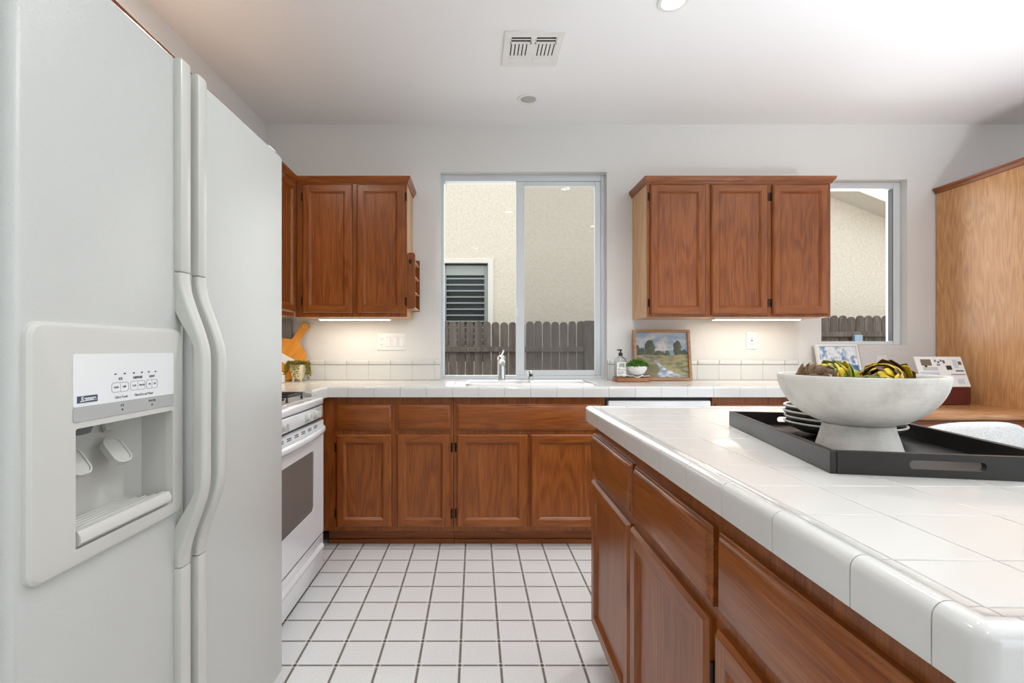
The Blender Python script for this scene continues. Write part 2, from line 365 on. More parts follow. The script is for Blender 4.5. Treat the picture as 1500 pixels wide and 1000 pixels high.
for a, b_, c, d in ((x0, x0+.028, z0, z1), (x1-.052, x1, z0, z1), (x0+.028, x1-.052, z0, z0+.026), (x0+.028, x1-.052, z1-.045, z1)):
    box(bm, a, b_, DW+.055, DW+.12, c, d, .003)
w2 = struct('window_2', bm, vinyl)
bm = nb(); box(bm, x0+.02, x1-.045, DW+.09, DW+.094, z0+.02, z1-.03); obj('pane', bm, clear, w2)
bm = nb(); box(bm, x1-.062, x1-.056, DW+.052, DW+.088, z0+.03, z1-.05); obj('glazing_bead', bm, gasket, w2)
# unseen glazed openings behind and right, added to carry light in
bm = nb()
for a, b_ in ((2.85, 2.91), (3.62, 3.68), (4.39, 4.45)): box(bm, a, b_, YB-.11, YB-.04, 0, 2.36)
box(bm, 2.91, 4.39, YB-.11, YB-.04, 2.30, 2.36); box(bm, 2.91, 4.39, YB-.11, YB-.04, 0, .05)
d1 = struct('added_door_1', bm, vinyl)
bm = nb(); box(bm, 2.91, 4.39, YB-.08, YB-.076, .05, 2.30); obj('pane', bm, clear, d1)
bm = nb()
for a, b_, c, d in ((-1.9, -1.85, .55, 2.3), (1.45, 1.5, .55, 2.3), (-.225, -.175, .55, 2.3), (-1.85, 1.45, .55, .6), (-1.85, 1.45, 2.25, 2.3)): box(bm, XR+.04, XR+.11, a, b_, c, d)
w3 = struct('added_window_3', bm, vinyl)
bm = nb(); box(bm, XR+.07, XR+.074, -1.85, 1.45, .6, 2.25); obj('pane', bm, clear, w3)

# ------------------------------------------------------------------ outdoors
bm = B(-14, 20, DW+.16, 30, -.5, -.25); o = obj('side_yard', bm, soil); o['kind'] = 'structure'
FD = 7.8
def picket(x, w, zt, y=FD, z0=-.25):
    bm = nb(); c = w*.36
    prism(bm, [(-w/2, z0), (w/2, z0), (w/2, zt-c*1.25), (w/2-c*.12, zt-c*.75), (w/2-c*.45, zt-c*.28), (w/2-c, zt), (-w/2+c, zt), (-w/2+c*.45, zt-c*.28), (-w/2+c*.12, zt-c*.75), (-w/2, zt-c*1.25)], 0, .018)
    return bm
random.seed(4)
def fence(label, xa, n, pitch, zt, rails, wide=None):
    r = thing('picket_fence', label, 'fence', (0, 0, -.25), group=None)
    protos = [picket(0, pitch*.925, zt) for _ in range(1)]
    me0 = None
    for i in range(n):
        x = xa+pitch*i
        if me0 is None:
            o = obj('picket', protos[0], fencem, r); me0 = o
        else:
            o = me0.copy(); C.objects.link(o)
        o.location = (x+random.uniform(-.003, .003), FD+random.uniform(0, .006), .25+random.uniform(-.012, .012))
        o.rotation_euler = (0, R(random.uniform(-.06, .06)), 0)
    for z in rails:
        obj('rail', B(xa-.1, xa+pitch*n, FD-.055, FD-.01, z-.04+.25, z+.04+.25, .004), fencem, r)
    return r
f1 = fence('weathered grey picket fence with a mid rail seen through the sink window', -1.69, 37, .134, 1.557, (1.125, .1))
obj('post', B(1.70, 1.87, FD-.10, FD-.015, 0, 1.82, .01), fencem, f1)
f2 = fence('taller grey picket fence with a metal post seen through the desk window', 4.42, 30, .135, 1.645, (1.36, .3))
obj('post', B(5.86, 5.98, FD-.13, FD-.06, 0, 1.60, .01), galv, f2)
# neighbour's house
nh = thing('neighbour_house', 'cream stucco house wall with a shuttered window beyond the fence', 'house', (0, 9.0, -.25))
NX0, NX1, NZ0 = -.62, .28, .9
bm = nb()
def yz(z): return z+.25
RX, RZ, SL = 1.5, 5.78, -.39
bmw = nb()
box(bmw, -9, NX0, 0, .3, 0, yz(3.9)); box(bmw, NX1, 12, 0, .3, 0, yz(1.9)); box(bmw, NX0, NX1, 0, .3, 0, yz(NZ0)); box(bmw, NX0, NX1, 0, .3, yz(2.70), yz(3.9))
prism(bmw, [(NX1, yz(1.9)), (12, yz(1.9)), (RX, yz(RZ+.05)), (NX1, yz(RZ-.4))], 0, .3)
prism(bmw, [(-9, yz(3.9)), (NX1, yz(3.9)), (NX1, yz(RZ-.4)), (-2, yz(RZ-.8))], 0, .3)
obj('wall', bmw, stucco, nh)
bm = nb()
for a, b_, c, d in ((NX1-.05, NX1+.05, yz(NZ0), yz(2.76)), (NX0-.06, NX0+.03, yz(NZ0), yz(2.76)), (NX0+.03, NX1-.05, yz(2.68), yz(2.76))): box(bm, a, b_, -.03, .06, c, d, .004)
wn_ = obj('window_trim', bm, fascia, nh)
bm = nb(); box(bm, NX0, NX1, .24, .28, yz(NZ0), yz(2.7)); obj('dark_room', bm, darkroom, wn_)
bm = nb(); box(bm, NX0+.02, NX1-.04, .1, .104, yz(NZ0), yz(2.7)); obj('pane', bm, clear, wn_)
bm = nb()
for a, b_, c, d in ((NX0+.03, NX0+.09, yz(NZ0), yz(2.66)), (NX1-.11, NX1-.05, yz(NZ0), yz(2.66)), (NX0+.09, NX1-.11, yz(2.48), yz(2.66))): box(bm, a, b_, .13, .18, c, d, .004)
for i in range(13):
    z = 2.42-.112*i
    vs = box(bm, NX0+.09, NX1-.11, .13, .18, yz(z)-.012, yz(z)+.012, .003)
obj('shutter', bm, shutter, wn_)
bm = nb()   # rake fascia descending to the right, overhanging the wall
def rake(x): return RZ+SL*(x-RX)
prism(bm, [(RX, yz(rake(RX))), (12.5, yz(rake(12.5))), (12.5, yz(rake(12.5)+.34)), (RX, yz(rake(RX)+.34))], -.52, -.47)
prism(bm, [(RX, yz(rake(RX)+.02)), (12.5, yz(rake(12.5)+.02)), (12.5, yz(rake(12.5)+.06)), (RX, yz(rake(RX)+.06))], -.47, .3)
obj('rake_board', bm, fascia, nh)
bm = nb()
prism(bm, [(RX, yz(rake(RX)+.34)), (12.6, yz(rake(12.6)+.34)), (12.6, yz(rake(12.6)+.44)), (RX, yz(rake(RX)+.44))], -.58, 5)
prism(bm, [(RX, yz(rake(RX)+.34)), (RX, yz(rake(RX)+.44)), (-9.6, yz(rake(12.6)+.44)), (-9.6, yz(rake(12.6)+.34))], -.58, 5)
obj('roof', bm, rooft, nh)

# ------------------------------------------------------------------ cabinet joinery (local frame: x along the run, front at y=0 facing -y)
def door_bm(x0, x1, z0, z1, fr=.056, T=.019, y=0):
    """frame and flat panel door, slots 0 vertical grain 1 horizontal grain"""
    bm = nb(); W_, H_ = x1-x0, z1-z0
    def P_(i, j, yy): return bm.verts.new((x0+i if i >= 0 else x1+i, y+yy, z0+j if j >= 0 else z1+j))
    def loop(o, yy): return [bm.verts.new((x0+o, y+yy, z0+o)), bm.verts.new((x1-o, y+yy, z0+o)), bm.verts.new((x1-o, y+yy, z1-o)), bm.verts.new((x0+o, y+yy, z1-o))]
    prof = [(0, 0), (0, -T*.55), (.003, -T*.72), (.008, -T)]
    Ls = [loop(*q) for q in prof]
    for a, b_ in zip(Ls, Ls[1:]):
        for i in range(4): bm.faces.new([a[i], a[(i+1) % 4], b_[(i+1) % 4], b_[i]]).material_index = 1 if i in (0, 2) else 0
    bm.faces.new(Ls[0][::-1])
    o, k = .008, fr-.012
    def quad(xa, xb, za, zb, m_): bm.faces.new([bm.verts.new((xa, y-T, za)), bm.verts.new((xb, y-T, za)), bm.verts.new((xb, y-T, zb)), bm.verts.new((xa, y-T, zb))]).material_index = m_
    g = 0
    quad(x0+o, x0+k-g, z0+o, z1-o, 0); quad(x1-k+g, x1-o, z0+o, z1-o, 0)
    quad(x0+k-g, x1-k+g, z0+o, z0+k, 1); quad(x0+k-g, x1-k+g, z1-k, z1-o, 1)
    prof = [(k, -T), (k+.003, -T+.003), (k+.005, -T+.003), (fr, -T+.009), (fr+.001, -T+.011)]
    Ls = [loop(*q) for q in prof]
    for a, b_ in zip(Ls, Ls[1:]):
        for i in range(4): bm.faces.new([a[i], a[(i+1) % 4], b_[(i+1) % 4], b_[i]]).material_index = 1 if i in (0, 2) else 0
    bm.faces.new(Ls[-1]).material_index = 0
    bmesh.ops.remove_doubles(bm, verts=bm.verts, dist=.0001)
    return bm
def drawer_bm(x0, x1, z0, z1, T=.019):
    bm = nb()
    def loop(o, yy): return [bm.verts.new((x0+o, yy, z0+o)), bm.verts.new((x1-o, yy, z0+o)), bm.verts.new((x1-o, yy, z1-o)), bm.verts.new((x0+o, yy, z1-o))]
    Ls = [loop(*q) for q in ((0, 0), (0, -.009), (.004, -.0115), (.006, -.0115), (.012, -.0175), (.015, -T))]
    for a, b_ in zip(Ls, Ls[1:]):
        for i in range(4): bm.faces.new([a[i], a[(i+1) % 4], b_[(i+1) % 4], b_[i]])
    bm.faces.new(Ls[0][::-1]); bm.faces.new(Ls[-1])
    return bm
def hinge(par, x, z, side):
    bm = nb()
    box(bm, x-.006, x+.006, -.0035, 0, z-.026, z+.026, .001)
    tube(bm, [(x+side*.004, -.007, z-.024), (x+side*.004, -.007, z+.024)], .0042, 8)
    obj('hinge', bm, bronze, par)
def carcass(par, W_, D_, z0, z1, openings, side_mat=oakPH, kick=None, fw=.019, ztop=None):
    """box body plus a face frame pierced by openings [(x0,x1,z0,z1)...] (shown closed behind)"""
    bm = nb(); box(bm, 0, W_, fw, D_, z0, ztop or z1, .0008, mat=0); obj('cabinet_box', bm, side_mat, par)
    bm = nb(); box(bm, 0, W_, 0, fw, z0, z1, .001, mat=0); obj('face_frame', bm, oakV, par)
    if kick:
        bm = nb(); box(bm, 0, W_, kick, kick+.018, 0, z0, mat=0); box(bm, 0, W_, kick-.012, kick, 0, .028, .003)
        obj('toe_kick', bm, oakH, par)
def put_door(par, x0, x1, z0, z1, hs=0, hz=.075, fr=.056):
    o = obj('door', door_bm(x0, x1, z0, z1, fr), [oakV, oakH], par)
    if hs:
        x = x0-.006 if hs < 0 else x1+.006
        hinge(o, x, z0+hz, -hs); hinge(o, x, z1-hz, -hs)
def put_drawer(par, x0, x1, z0, z1): obj('drawer_front', drawer_bm(x0, x1, z0, z1), oakH, par)

# wall run, lower (front face plane y = BF)
BF = 2.825; ZB = .105; ZT = .862; k = 2.806/729
def bx(px): return (px-696)*k
DB, DT, RB, RT = .129, .654, .677, .824
def base_unit(label, xa, xb, doors, drawers, name='base_cabinet', depth=.615, ztop=None):
    r = thing(name, label, 'cabinet', (xa, BF, 0))
    carcass(r, xb-xa, depth, ZB, ZT, [], kick=.091, ztop=ztop)
    for a, b_, h in doors: put_door(r, a-xa, b_-xa, DB, DT, h)
    for a, b_ in drawers: put_drawer(r, a-xa, b_-xa, RB, RT)
    return r
base_unit('oak base cabinet with two drawers over two doors, next to the white range', -.856, bx(664.6)-.002, [(bx(492), bx(573), -1), (bx(581), bx(660), 1)], [(bx(492), bx(573)), (bx(581), bx(660))])
base_unit('oak sink cabinet with one wide false drawer front over a pair of doors', bx(664.6), bx(886.5), [(bx(669), bx(773), -1), (bx(777.5), bx(881.5), 1)], [(bx(669), bx(881.5))], 'sink_cabinet', ztop=.715)
base_unit('oak base cabinet between the dishwasher and the desk, mostly behind the island', bx(1045), 2.215, [(bx(1050), 1.80, -1), (1.815, 2.19, 1)], [(bx(1050), 1.80), (1.815, 2.19)])
# corner filler cabinet between range and back run, facing +x
r = thing('corner_cabinet', 'narrow oak filler cabinet between the white range and the corner', 'cabinet', (-.856, 2.545, 0), R(90))
carcass(r, .277, .575, ZB, ZT, [], kick=.06)
# dishwasher
r = thing('dishwasher', 'white dishwasher under the counter right of the sink', 'dishwasher', (bx(888), BF, 0))
Wd = bx(1043.5)-bx(888)
obj('tub_body', B(.0, Wd, .03, .58, .0, .858, .002), gasket, r)
obj('control_strip', B(.012, Wd-.008, -.022, .03, .72, .845, .008, seg=3), enamel, r)
obj('door', B(.004, Wd-.004, -.012, .03, .115, .715, .004, seg=2), enamel, r)
obj('handle', B(.12, Wd-.12, -.030, -.018, .735, .760, .004), fridge_p, r)
obj('toe_panel', B(.004, Wd-.004, .04, .055, .0, .1, .002), black, r)

# upper cabinets
UZ0, UZ1, UF = 1.338, 2.180, 3.145
def crown(par, W_, D_, left=True, right=True, ztop=2.222, z0=2.180):
    prof = [(0, 0), (.006, 0), (.010, .012), (.022, .026), (.024, .042), (0, .042)]   # (out, up)
    bm = nb()
    path = []
    if left: path.append(((0, D_), (-1, 0)))
    path.append(((0, 0), (-1, -1) if left else (0, -1)))
    path.append(((W_, 0), (1, -1) if right else (0, -1)))
    if right: path.append(((W_, D_), (1, 0)))
    rings = [[bm.verts.new((p_[0]+d_[0]*o, p_[1]+d_[1]*o, z0+u)) for o, u in prof] for p_, d_ in path]
    n = len(prof)
    for a, b_ in zip(rings, rings[1:]):
        for i in range(n): bm.faces.new([a[i], a[(i+1) % n], b_[(i+1) % n], b_[i]])
    bm.faces.new(rings[0][::-1]); bm.faces.new(rings[-1])
    obj('crown_moulding', bm, oakH, par)
ku = 3.126/729
def ux(px): return (px-696)*ku
def light_rail(par, W_, x0, x1, D_=.30):
    bm = nb(); box(bm, 0, W_, .0, .016, UZ0-.012, UZ0, .001)
    obj('light_rail', bm, oakH, par)
xa, xb = ux(431), -.431
r = thing('wall_cabinet', 'two door oak wall cabinet left of the sink window', 'cabinet', (xa, UF, 0))
carcass(r, xb-xa, .304, UZ0, UZ1, [])
put_door(r, ux(442.5)-xa, ux(515.5)-xa, 1.362, 2.172, -1); put_door(r, ux(522)-xa, ux(592.5)-xa, 1.362, 2.172, 1)
crown(r, xb-xa, .304, left=False)
r = thing('wall_cabinet', 'three door oak wall cabinet between the two windows', 'cabinet', (1.089, UF, 0))
carcass(r, 2.246-1.089, .304, UZ0, UZ1, [])
for a, b_, h in ((953, 1034.7, -1), (1042.8, 1126, 1), (1132.7, 1214.5, -1)): put_door(r, ux(a)-1.089, ux(b_)-1.089, 1.352, 2.172, h)
crown(r, 2.246-1.089, .304)
# left wall upper, facing +x, from the fridge to the corner
r = thing('wall_cabinet', 'oak wall cabinet on the left wall half hidden by the refrigerator', 'cabinet', (-1.140, 1.75, 0), R(90))
Wl = 3.128-1.75
carcass(r, Wl, .30, UZ0, UZ1, [])
for i in range(3):
    a = .02+i*.455; put_door(r, a, a+.43, 1.362, 2.172, 0)
crown(r, Wl+.02, .30, left=False, right=False)
r = thing('wall_cabinet', 'short oak cabinet above the refrigerator, only its crown showing', 'cabinet', (-1.142, .74, 0), R(90))
carcass(r, 1.0, .30, 1.84, UZ1, [])
put = obj('door', door_bm(.02, .49, 1.86, 2.17), [oakV, oakH], r); put = obj('door', door_bm(.51, .98, 1.86, 2.17), [oakV, oakH], r)
crown(r, 1.008, .30, left=False, right=False)
# spice rack on the cabinet side
r = thing('spice_rack', 'small open oak spice rack screwed to the side of the wall cabinet', 'rack', (-.430, 3.15, 1.39))
bm = nb(); ringplate(bm, rrect(0, .050, 0, .356, .016, 4), [( .019+.011*math.cos(a_), .300+.016*math.sin(a_)) for a_ in [R(90*q+90*i/4) for q in range(4) for i in range(5)]], 0, .012)
obj('front_board', bm, oakV, r)
bm = nb(); prism(bm, [(.0192+.0112*math.cos(i*math.pi/8), .300+.0162*math.sin(i*math.pi/8)) for i in range(16)], .004, .011); obj('dark_plug', bm, bronze, r)
obj('back_board', B(0, .050, .255, .267, 0, .35, .002), oakV, r)
for z in (.004, .105, .205, .30): obj('shelf', B(.002, .046, .012, .255, z, z+.009, .001), oakPH, r)
# under cabinet lamps
def strip(label, x0, x1, y, z, rz=0, pw=5):
    r = thing('cabinet_light', label, 'light', (x0, y, z), rz)
    obj('housing', B(0, x1-x0, -.03, .03, -.012, 0, .002), white_trim, r)
    obj('lens', B(.01, x1-x0-.01, -.022, .022, -.015, -.012), stripglow, r)
    l = area('lamp', ((x1-x0)/2, 0, -.018), (0, 0, 0), x1-x0-.02, .04, pw, (1, .91, .78)); l.parent = r
strip('slim warm light under the wall cabinet left of the sink window', -1.02, -.55, 3.25, UZ0, pw=.75)
strip('slim warm light under the three door wall cabinet', 1.55, 2.12, 3.25, UZ0, pw=.75)
r = thing('cabinet_light', 'slim warm light under the left wall cabinet above the corner', 'light', (-1.30, 2.55, UZ0), R(90))
obj('housing', B(0, .5, -.03, .03, -.012, 0, .002), white_trim, r); obj('lens', B(.01, .49, -.022, .022, -.015, -.012), stripglow, r)
l = area('lamp', (.25, 0, -.018), (0, 0, 0), .48, .04, .7, (1, .86, .66)); l.parent = r

# ------------------------------------------------------------------ tiled counters
CT = .921
APR = .055
def vcap_profile(h, w):
    pr = [(0, -h), (0, -.012)]
    for i in range(1, 7):
        a = R(90*i/6); pr.append((.014-.014*math.cos(a), -.009+.014*math.sin(a)))
    pr += [(.020, .0045), (.026, .002), (.031, .0), (w-.0012, 0)]
    return pr
def piece(bm, sections, pr, mat=0):
    """sections: callables d -> (x, y); solid down to core"""
    rings = []
    for f in sections:
        ring = [bm.verts.new((*f(d), CT+z)) for d, z in pr]
        ring.append(bm.verts.new((*f(pr[-1][0]), CT-.008))); ring.append(bm.verts.new((*f(.008), CT-.012))); ring.append(bm.verts.new((*f(.008), CT+pr[0][1])))
        rings.append(ring)
    n = len(rings[0])
    for a, b_ in zip(rings, rings[1:]):
        for i in range(n): bm.faces.new([a[i], a[(i+1) % n], b_[(i+1) % n], b_[i]]).material_index = mat
    bm.faces.new(rings[0][::-1]); bm.faces.new(rings[-1])
def straight(P0, P1, nrm):
    return [lambda d, P0=P0: (P0[0]+nrm[0]*d, P0[1]+nrm[1]*d), lambda d, P1=P1: (P1[0]+nrm[0]*d, P1[1]+nrm[1]*d)]
def run(bm, A, Bp, nrm, joints, h, w, gap=.0014):
    """joints: distances from A where joints fall; pieces between consecutive joints"""
    dx, dy = Bp[0]-A[0], Bp[1]-A[1]; Ln = math.hypot(dx, dy); ux_, uy_ = dx/Ln, dy/Ln
    js = [0]+[j for j in joints if .01 < j < Ln-.01]+[Ln]
    pr = vcap_profile(h, w)
    for a, b_ in zip(js, js[1:]):
        a2 = a+gap/2; b2 = b_-gap/2
        piece(bm, straight((A[0]+ux_*a2, A[1]+uy_*a2), (A[0]+ux_*b2, A[1]+uy_*b2), nrm), pr)
def corner(bm, P_, n1, n2, la, lb, h, w, rad=.014, gap=.0014):
    """convex corner at P_; leg 1 comes in along the face with inward normal n1 (length la), leg 2 leaves with n2"""
    pr = vcap_profile(h, w)
    # leg 1 lies along direction n2 from P_, leg 2 along n1
    secs = [lambda d: (P_[0]+n2[0]*(la-gap/2)+n1[0]*d, P_[1]+n2[1]*(la-gap/2)+n1[1]*d)]
    cx, cy = P_[0]+rad*(n1[0]+n2[0]), P_[1]+rad*(n1[1]+n2[1])
    for i in range(7):
        a = R(90*i/6); vx, vy = -n1[0]*math.cos(a)-n2[0]*math.sin(a), -n1[1]*math.cos(a)-n2[1]*math.sin(a)
        def f(d, vx=vx, vy=vy):
            if d <= rad: return (cx+vx*(rad-d), cy+vy*(rad-d))
            return (P_[0]+d*(n1[0]+n2[0]), P_[1]+d*(n1[1]+n2[1]))
        secs.append(f)
    secs.append(lambda d: (P_[0]+n1[0]*(lb-gap/2)+n2[0]*d, P_[1]+n1[1]*(lb-gap/2)+n2[1]*d))
    piece(bm, secs, pr)
    bmesh.ops.remove_doubles(bm, verts=bm.verts, dist=.00001)
def tiles(bm, xs, ys, z, gap=.0021, skip=None, th=.008, bev=.0009):
    for a, b_ in zip(xs, xs[1:]):
        for c, d in zip(ys, ys[1:]):
            if b_-a < .006 or d-c < .006: continue
            if skip and skip(a, b_, c, d): continue
            box(bm, a+gap/2, b_-gap/2, c+gap/2, d-gap/2, z-th, z, bev)
def cuts(a, b_, origin, pitch):
    i = math.ceil((a-origin)/pitch+1e-6); out = [a]
    while origin+i*pitch < b_-.004:
        v_ = origin+i*pitch
        if v_-a > .004: out.append(v_)
        i += 1
    return out+[b_]

# --- island
IL, IW = 1.492, .761
isl = thing('tiled_countertop', 'white tiled island countertop with rounded edge tiles', 'countertop', (.387, .378, 0), R(-.974))
vw = .044; H = .050
bm = nb()
jy = [.139+.1395*i for i in range(-1+1, 10)]
lx = .041
corner(bm, (0, 0), (0, 1), (1, 0), vw+.001, .045, H, vw)              # near left (leg along +x, leg along +y)
yj = [.139+.1395*i for i in range(9)]
run(bm, (0, .045), (0, IL-.055), (1, 0), [v_-.045 for v_ in yj], H, vw)
corner(bm, (0, IL), (1, 0), (0, -1), .055, .055, H, vw)
xj = [.149, .290, .431, .572, .713]
run(bm, (.055, IL), (IW-.055, IL), (0, -1), [v_-.055 for v_ in xj], H, vw)
corner(bm, (IW, IL), (0, -1), (-1, 0), .055, .055, H, vw)
run(bm, (IW, IL-.055), (IW, .045), (-1, 0), [IL-.055-v_ for v_ in reversed(yj)], H, vw)
corner(bm, (IW, 0), (-1, 0), (0, 1), .045, vw+.001, H, vw)
run(bm, (IW-vw-.001, 0), (vw+.001, 0), (0, 1), [IW-vw-.001-v_ for v_ in reversed(xj[:-1])], H, vw)
obj('edge_tiles', bm, glazeT, isl, ang=30)
bm = nb(); tiles(bm, [vw]+xj[:-1]+[IW-vw], [vw]+yj+[IL-vw], CT)
obj('surface_tiles', bm, glaze, isl)
bm = nb(); box(bm, .010, IW-.010, .010, IL-.010, CT-H+.003, CT-.0125); box(bm, .02, IW-.02, .02, IL-.02, CT-.0126, CT-.0012)
obj('grout_bed', bm, grout, isl)

# island cabinet: front faces -x; local x runs from the far end toward the camera
ang = math.atan2(-.9998, -.017)
def ifp(D): return (.4165+.017*D, D)
ox, oy = ifp(1.852)
ic = thing('island_cabinet', 'oak island cabinet with three drawers over three doors', 'cabinet', (ox, oy, 0), ang)
LI = 1.852-.405
def li(D): return 1.852-D
carcass(ic, LI, .66, .105, CT-H, [], side_mat=oakV, kick=.075)
for a, b_ in ((1.845, 1.360), (1.337, .882), (.857, .425)): put_drawer(ic, li(a), li(b_), .682, .824)
put_door(ic, li(1.845), li(1.374), .125, .655, 0); put_door(ic, li(1.358), li(.894), .125, .655, 1, .10); put_door(ic, li(.862), li(.425), .125, .655, 0)

# --- back and left counter with sink cutout
BX0, BYF = -.8275, 2.790
BXE = 2.234
ct = thing('tiled_countertop', 'white tiled L shaped counter running under the sink window', 'countertop', (0, 0, 0))
P = .1465; org = (701-696)/729*BYF   # a joint on the apron
SX0, SX1, SY0, SY1 = -.045, .70, 2.90, 3.30
vw2 = .040
bm = nb()
n1, n2 = (0, 1), (-1, 0)
# concave mitre piece ends handled by sections whose vector is the mitre
pr = vcap_profile(APR, vw2)
c1 = cuts(BX0, BXE, org, P)
mit = lambda d: (BX0-d, BYF+d)
piece(bm, [mit, lambda d: (c1[1]-.0007, BYF+d)], pr)
run(bm, (c1[1], BYF), (BXE-.05, BYF), (0, 1), [v_-c1[1] for v_ in c1[2:-1]], APR, vw2)
corner(bm, (BXE, BYF), (0, 1), (-1, 0), .05, .05, APR, vw2)
run(bm, (BXE, BYF+.05), (BXE, DW-.012), (-1, 0), [P, 2*P, 3*P, 4*P], APR, vw2)
piece(bm, [lambda d: (BX0-d, 2.537), lambda d: (BX0-d, BYF-.145)], pr)
piece(bm, [lambda d: (BX0-d, BYF-.1436), mit], pr)
obj('edge_tiles', bm, glazeT, ct, ang=30)
bm = nb()
def skip_sink(a, b_, c, d): return a > SX0-.001 and b_ < SX1+.001 and c > SY0-.001 and d < SY1+.001
xsr = sorted(set([round(v_, 5) for v_ in cuts(BX0-vw2, BXE-vw2, org, P)]+[SX0, SX1])); ysr = sorted([BYF+vw2, 2.90, 3.0465, 3.193, 3.30, DW-.01])
tiles(bm, xsr, ysr, CT, skip=skip_sink)
lx0 = -1.452
tiles(bm, cuts(lx0, BX0-vw2, BX0-vw2, P), [2.537, 2.683, BYF+vw2]+ysr[1:], CT)
obj('surface_tiles', bm, glaze, ct)
bm = nb()
for a, b_, c, d in ((lx0, SX0, BYF+.01, DW), (SX1, BXE-.01, BYF+.01, DW), (SX0, SX1, BYF+.01, SY0), (SX0, SX1, SY1, DW), (lx0, BX0-.01, 2.538, BYF+.01)):
    box(bm, a, b_, c, d, CT-APR+.003, CT-.0012)
obj('grout_bed', bm, grout, ct)
# tile backsplash
for lab, xa_, xb_ in (('course of white tiles with a rounded cap left of the sink window', -1.432, W1[0]), ('course of white tiles with a rounded cap right of the sink window', W1[1], BXE)):
    bs = thing('tile_backsplash', lab, 'backsplash', (0, DW-.0006, CT+.0004))
    bm = nb(); cc = cuts(xa_, xb_, .02, .1514)
    for a, b_ in zip(cc, cc[1:]):
        if b_-a > .006:
            box(bm, a+.0008, b_-.0008, -.010, -.001, .001, .105, .001); box(bm, a+.0008, b_-.0008, -.016, -.001, .107, .136, .005, seg=3)
    obj('wall_tiles', bm, glazeT, bs)
    bm = nb(); box(bm, xa_, xb_-.001, -.009, 0, 0, .130); obj('grout_bed', bm, grout, bs)
bs2 = thing('tile_backsplash', 'short course of white tiles on the left wall in the corner', 'backsplash', (-1.449, 2.54, CT), R(90))
bm = nb(); cc = cuts(0, .895, .0, .1514)
for a, b_ in zip(cc, cc[1:]):
    box(bm, a+.0008, b_-.0008, -.010, -.001, .001, .105, .001); box(bm, a+.0008, b_-.0008, -.016, -.001, .107, .136, .005, seg=3)
obj('wall_tiles', bm, glazeT, bs2)

# sink
sk = thing('kitchen_sink', 'white porcelain double bowl sink set in the tiled counter', 'sink', ((SX0+SX1)/2, (SY0+SY1)/2, CT))
hw, hd = (SX1-SX0)/2, (SY1-SY0)/2
bm = nb()
def rl(x0, x1, y0, y1, r, z): return [bm.verts.new((a, b_, z)) for a, b_ in rrect(x0, x1, y0, y1, r, 5)]
def bridge(rs):
    for a, b_ in zip(rs, rs[1:]):
        n = len(a)
        for i in range(n): bm.faces.new([a[i], a[(i+1) % n], b_[(i+1) % n], b_[i]])
bridge([rl(-hw-.012, hw+.012, -hd-.012, hd+.012, .05, -.001), rl(-hw-.012, hw+.012, -hd-.012, hd+.012, .05, .007), rl(-hw-.006, hw+.006, -hd-.006, hd+.006, .05, .013), rl(-hw+.004, hw-.004, -hd+.004, hd-.004, .045, .014)])
obj('rim', bm, porcelain, sk)
for nm, xa_, xb_ in (('basin', -hw+.01, -.02), ('basin', .02, hw-.01)):
    bm = nb(); ya_, yb_ = -hd+.01, hd-.085
    bridge([rl(xa_-.02, xb_+.02, ya_-.012, yb_+.012, .01, .013), rl(xa_, xb_, ya_, yb_, .05, .009), rl(xa_+.006, xb_-.006, ya_+.006, yb_-.006, .05, -.02), rl(xa_+.012, xb_-.012, ya_+.012, yb_-.012, .06, -.17), rl(xa_+.05, xb_-.05, ya_+.05, yb_-.05, .05, -.19)])
    bm.faces.new([v_ for v_ in bm.verts][-24:])
    obj(nm, bm, porcelain, sk)
obj('faucet_deck', B(-hw, hw, hd-.074, hd-.004, -.006, .0135, .004, seg=2), porcelain, sk)
# faucet
fx, fy = .172, SY1-.04
fa = thing('kitchen_faucet', 'chrome pull out faucet standing behind the sink', 'faucet', (fx, fy, CT+.0135))
bm = nb(); lathe(bm, [(0, 0), (.029, 0), (.029, .006), (.0255, .010), (.0235, .06), (.022, .122), (0, .122)], n=24); obj('body', bm, chrome, fa)
bm = nb(); lathe(bm, [(0, .122), (.0185, .122), (.0185, .128), (.025, .130), (.0255, .145), (.021, .155), (.010, .160), (0, .161)], n=24); obj('cap', bm, chrome, fa)
bm = nb(); tube(bm, [(0, 0, .152), (.008, .010, .170), (.016, .022, .192)], [.008, .006, .0065], 10); obj('lever', bm, chrome, fa)
bm = nb(); tube(bm, [(0, -.015, .105), (.0, -.07, .128), (0, -.125, .126), (0, -.150, .108)], [.016, .0145, .0145, .017], 14); obj('spout', bm, chrome, fa)
ag = thing('soap_dispenser', 'small chrome cylinder on the sink deck right of the faucet', 'dispenser', (.362, fy, CT+.0135))
bm = nb(); lathe(bm, [(0, 0), (.022, 0), (.022, .004), (.0175, .006), (.0175, .052), (.015, .058), (0, .060)], n=20); obj('body', bm, chrome, ag)
obj('slot', B(-.009, .009, -.0185, -.0165, .022, .040, .001), darkslot, ag)

# ------------------------------------------------------------------ refrigerator (local: +x outward, y from near to far)
HF = 1.758
fr = thing('refrigerator', 'tall white side by side refrigerator with an ice and water dispenser', 'refrigerator', (-.6427, .690, 0), R(-1.415))
obj('cabinet_body', B(-.80, -.075, 0.006, .912, .02, HF-.02, .006), fridge_w, fr)
obj('kick_grille', B(-.09, -.03, .02, .90, .02, .09, .003), fridge_g, fr)
def cbox(x0, x1, y0, y1, z0, z1, bev, seg=3):
    return B(x0, x1, y0, y1, z0, z1, bev=bev, seg=seg)
# freezer door with a hole for the dispenser
dz0, dz1 = .10, HF
cy0, cy1, cz0, cz1 = .092, .334, .823, 1.013
bm = nb()
yA, yB_ = 0, .394
prof_r = .016
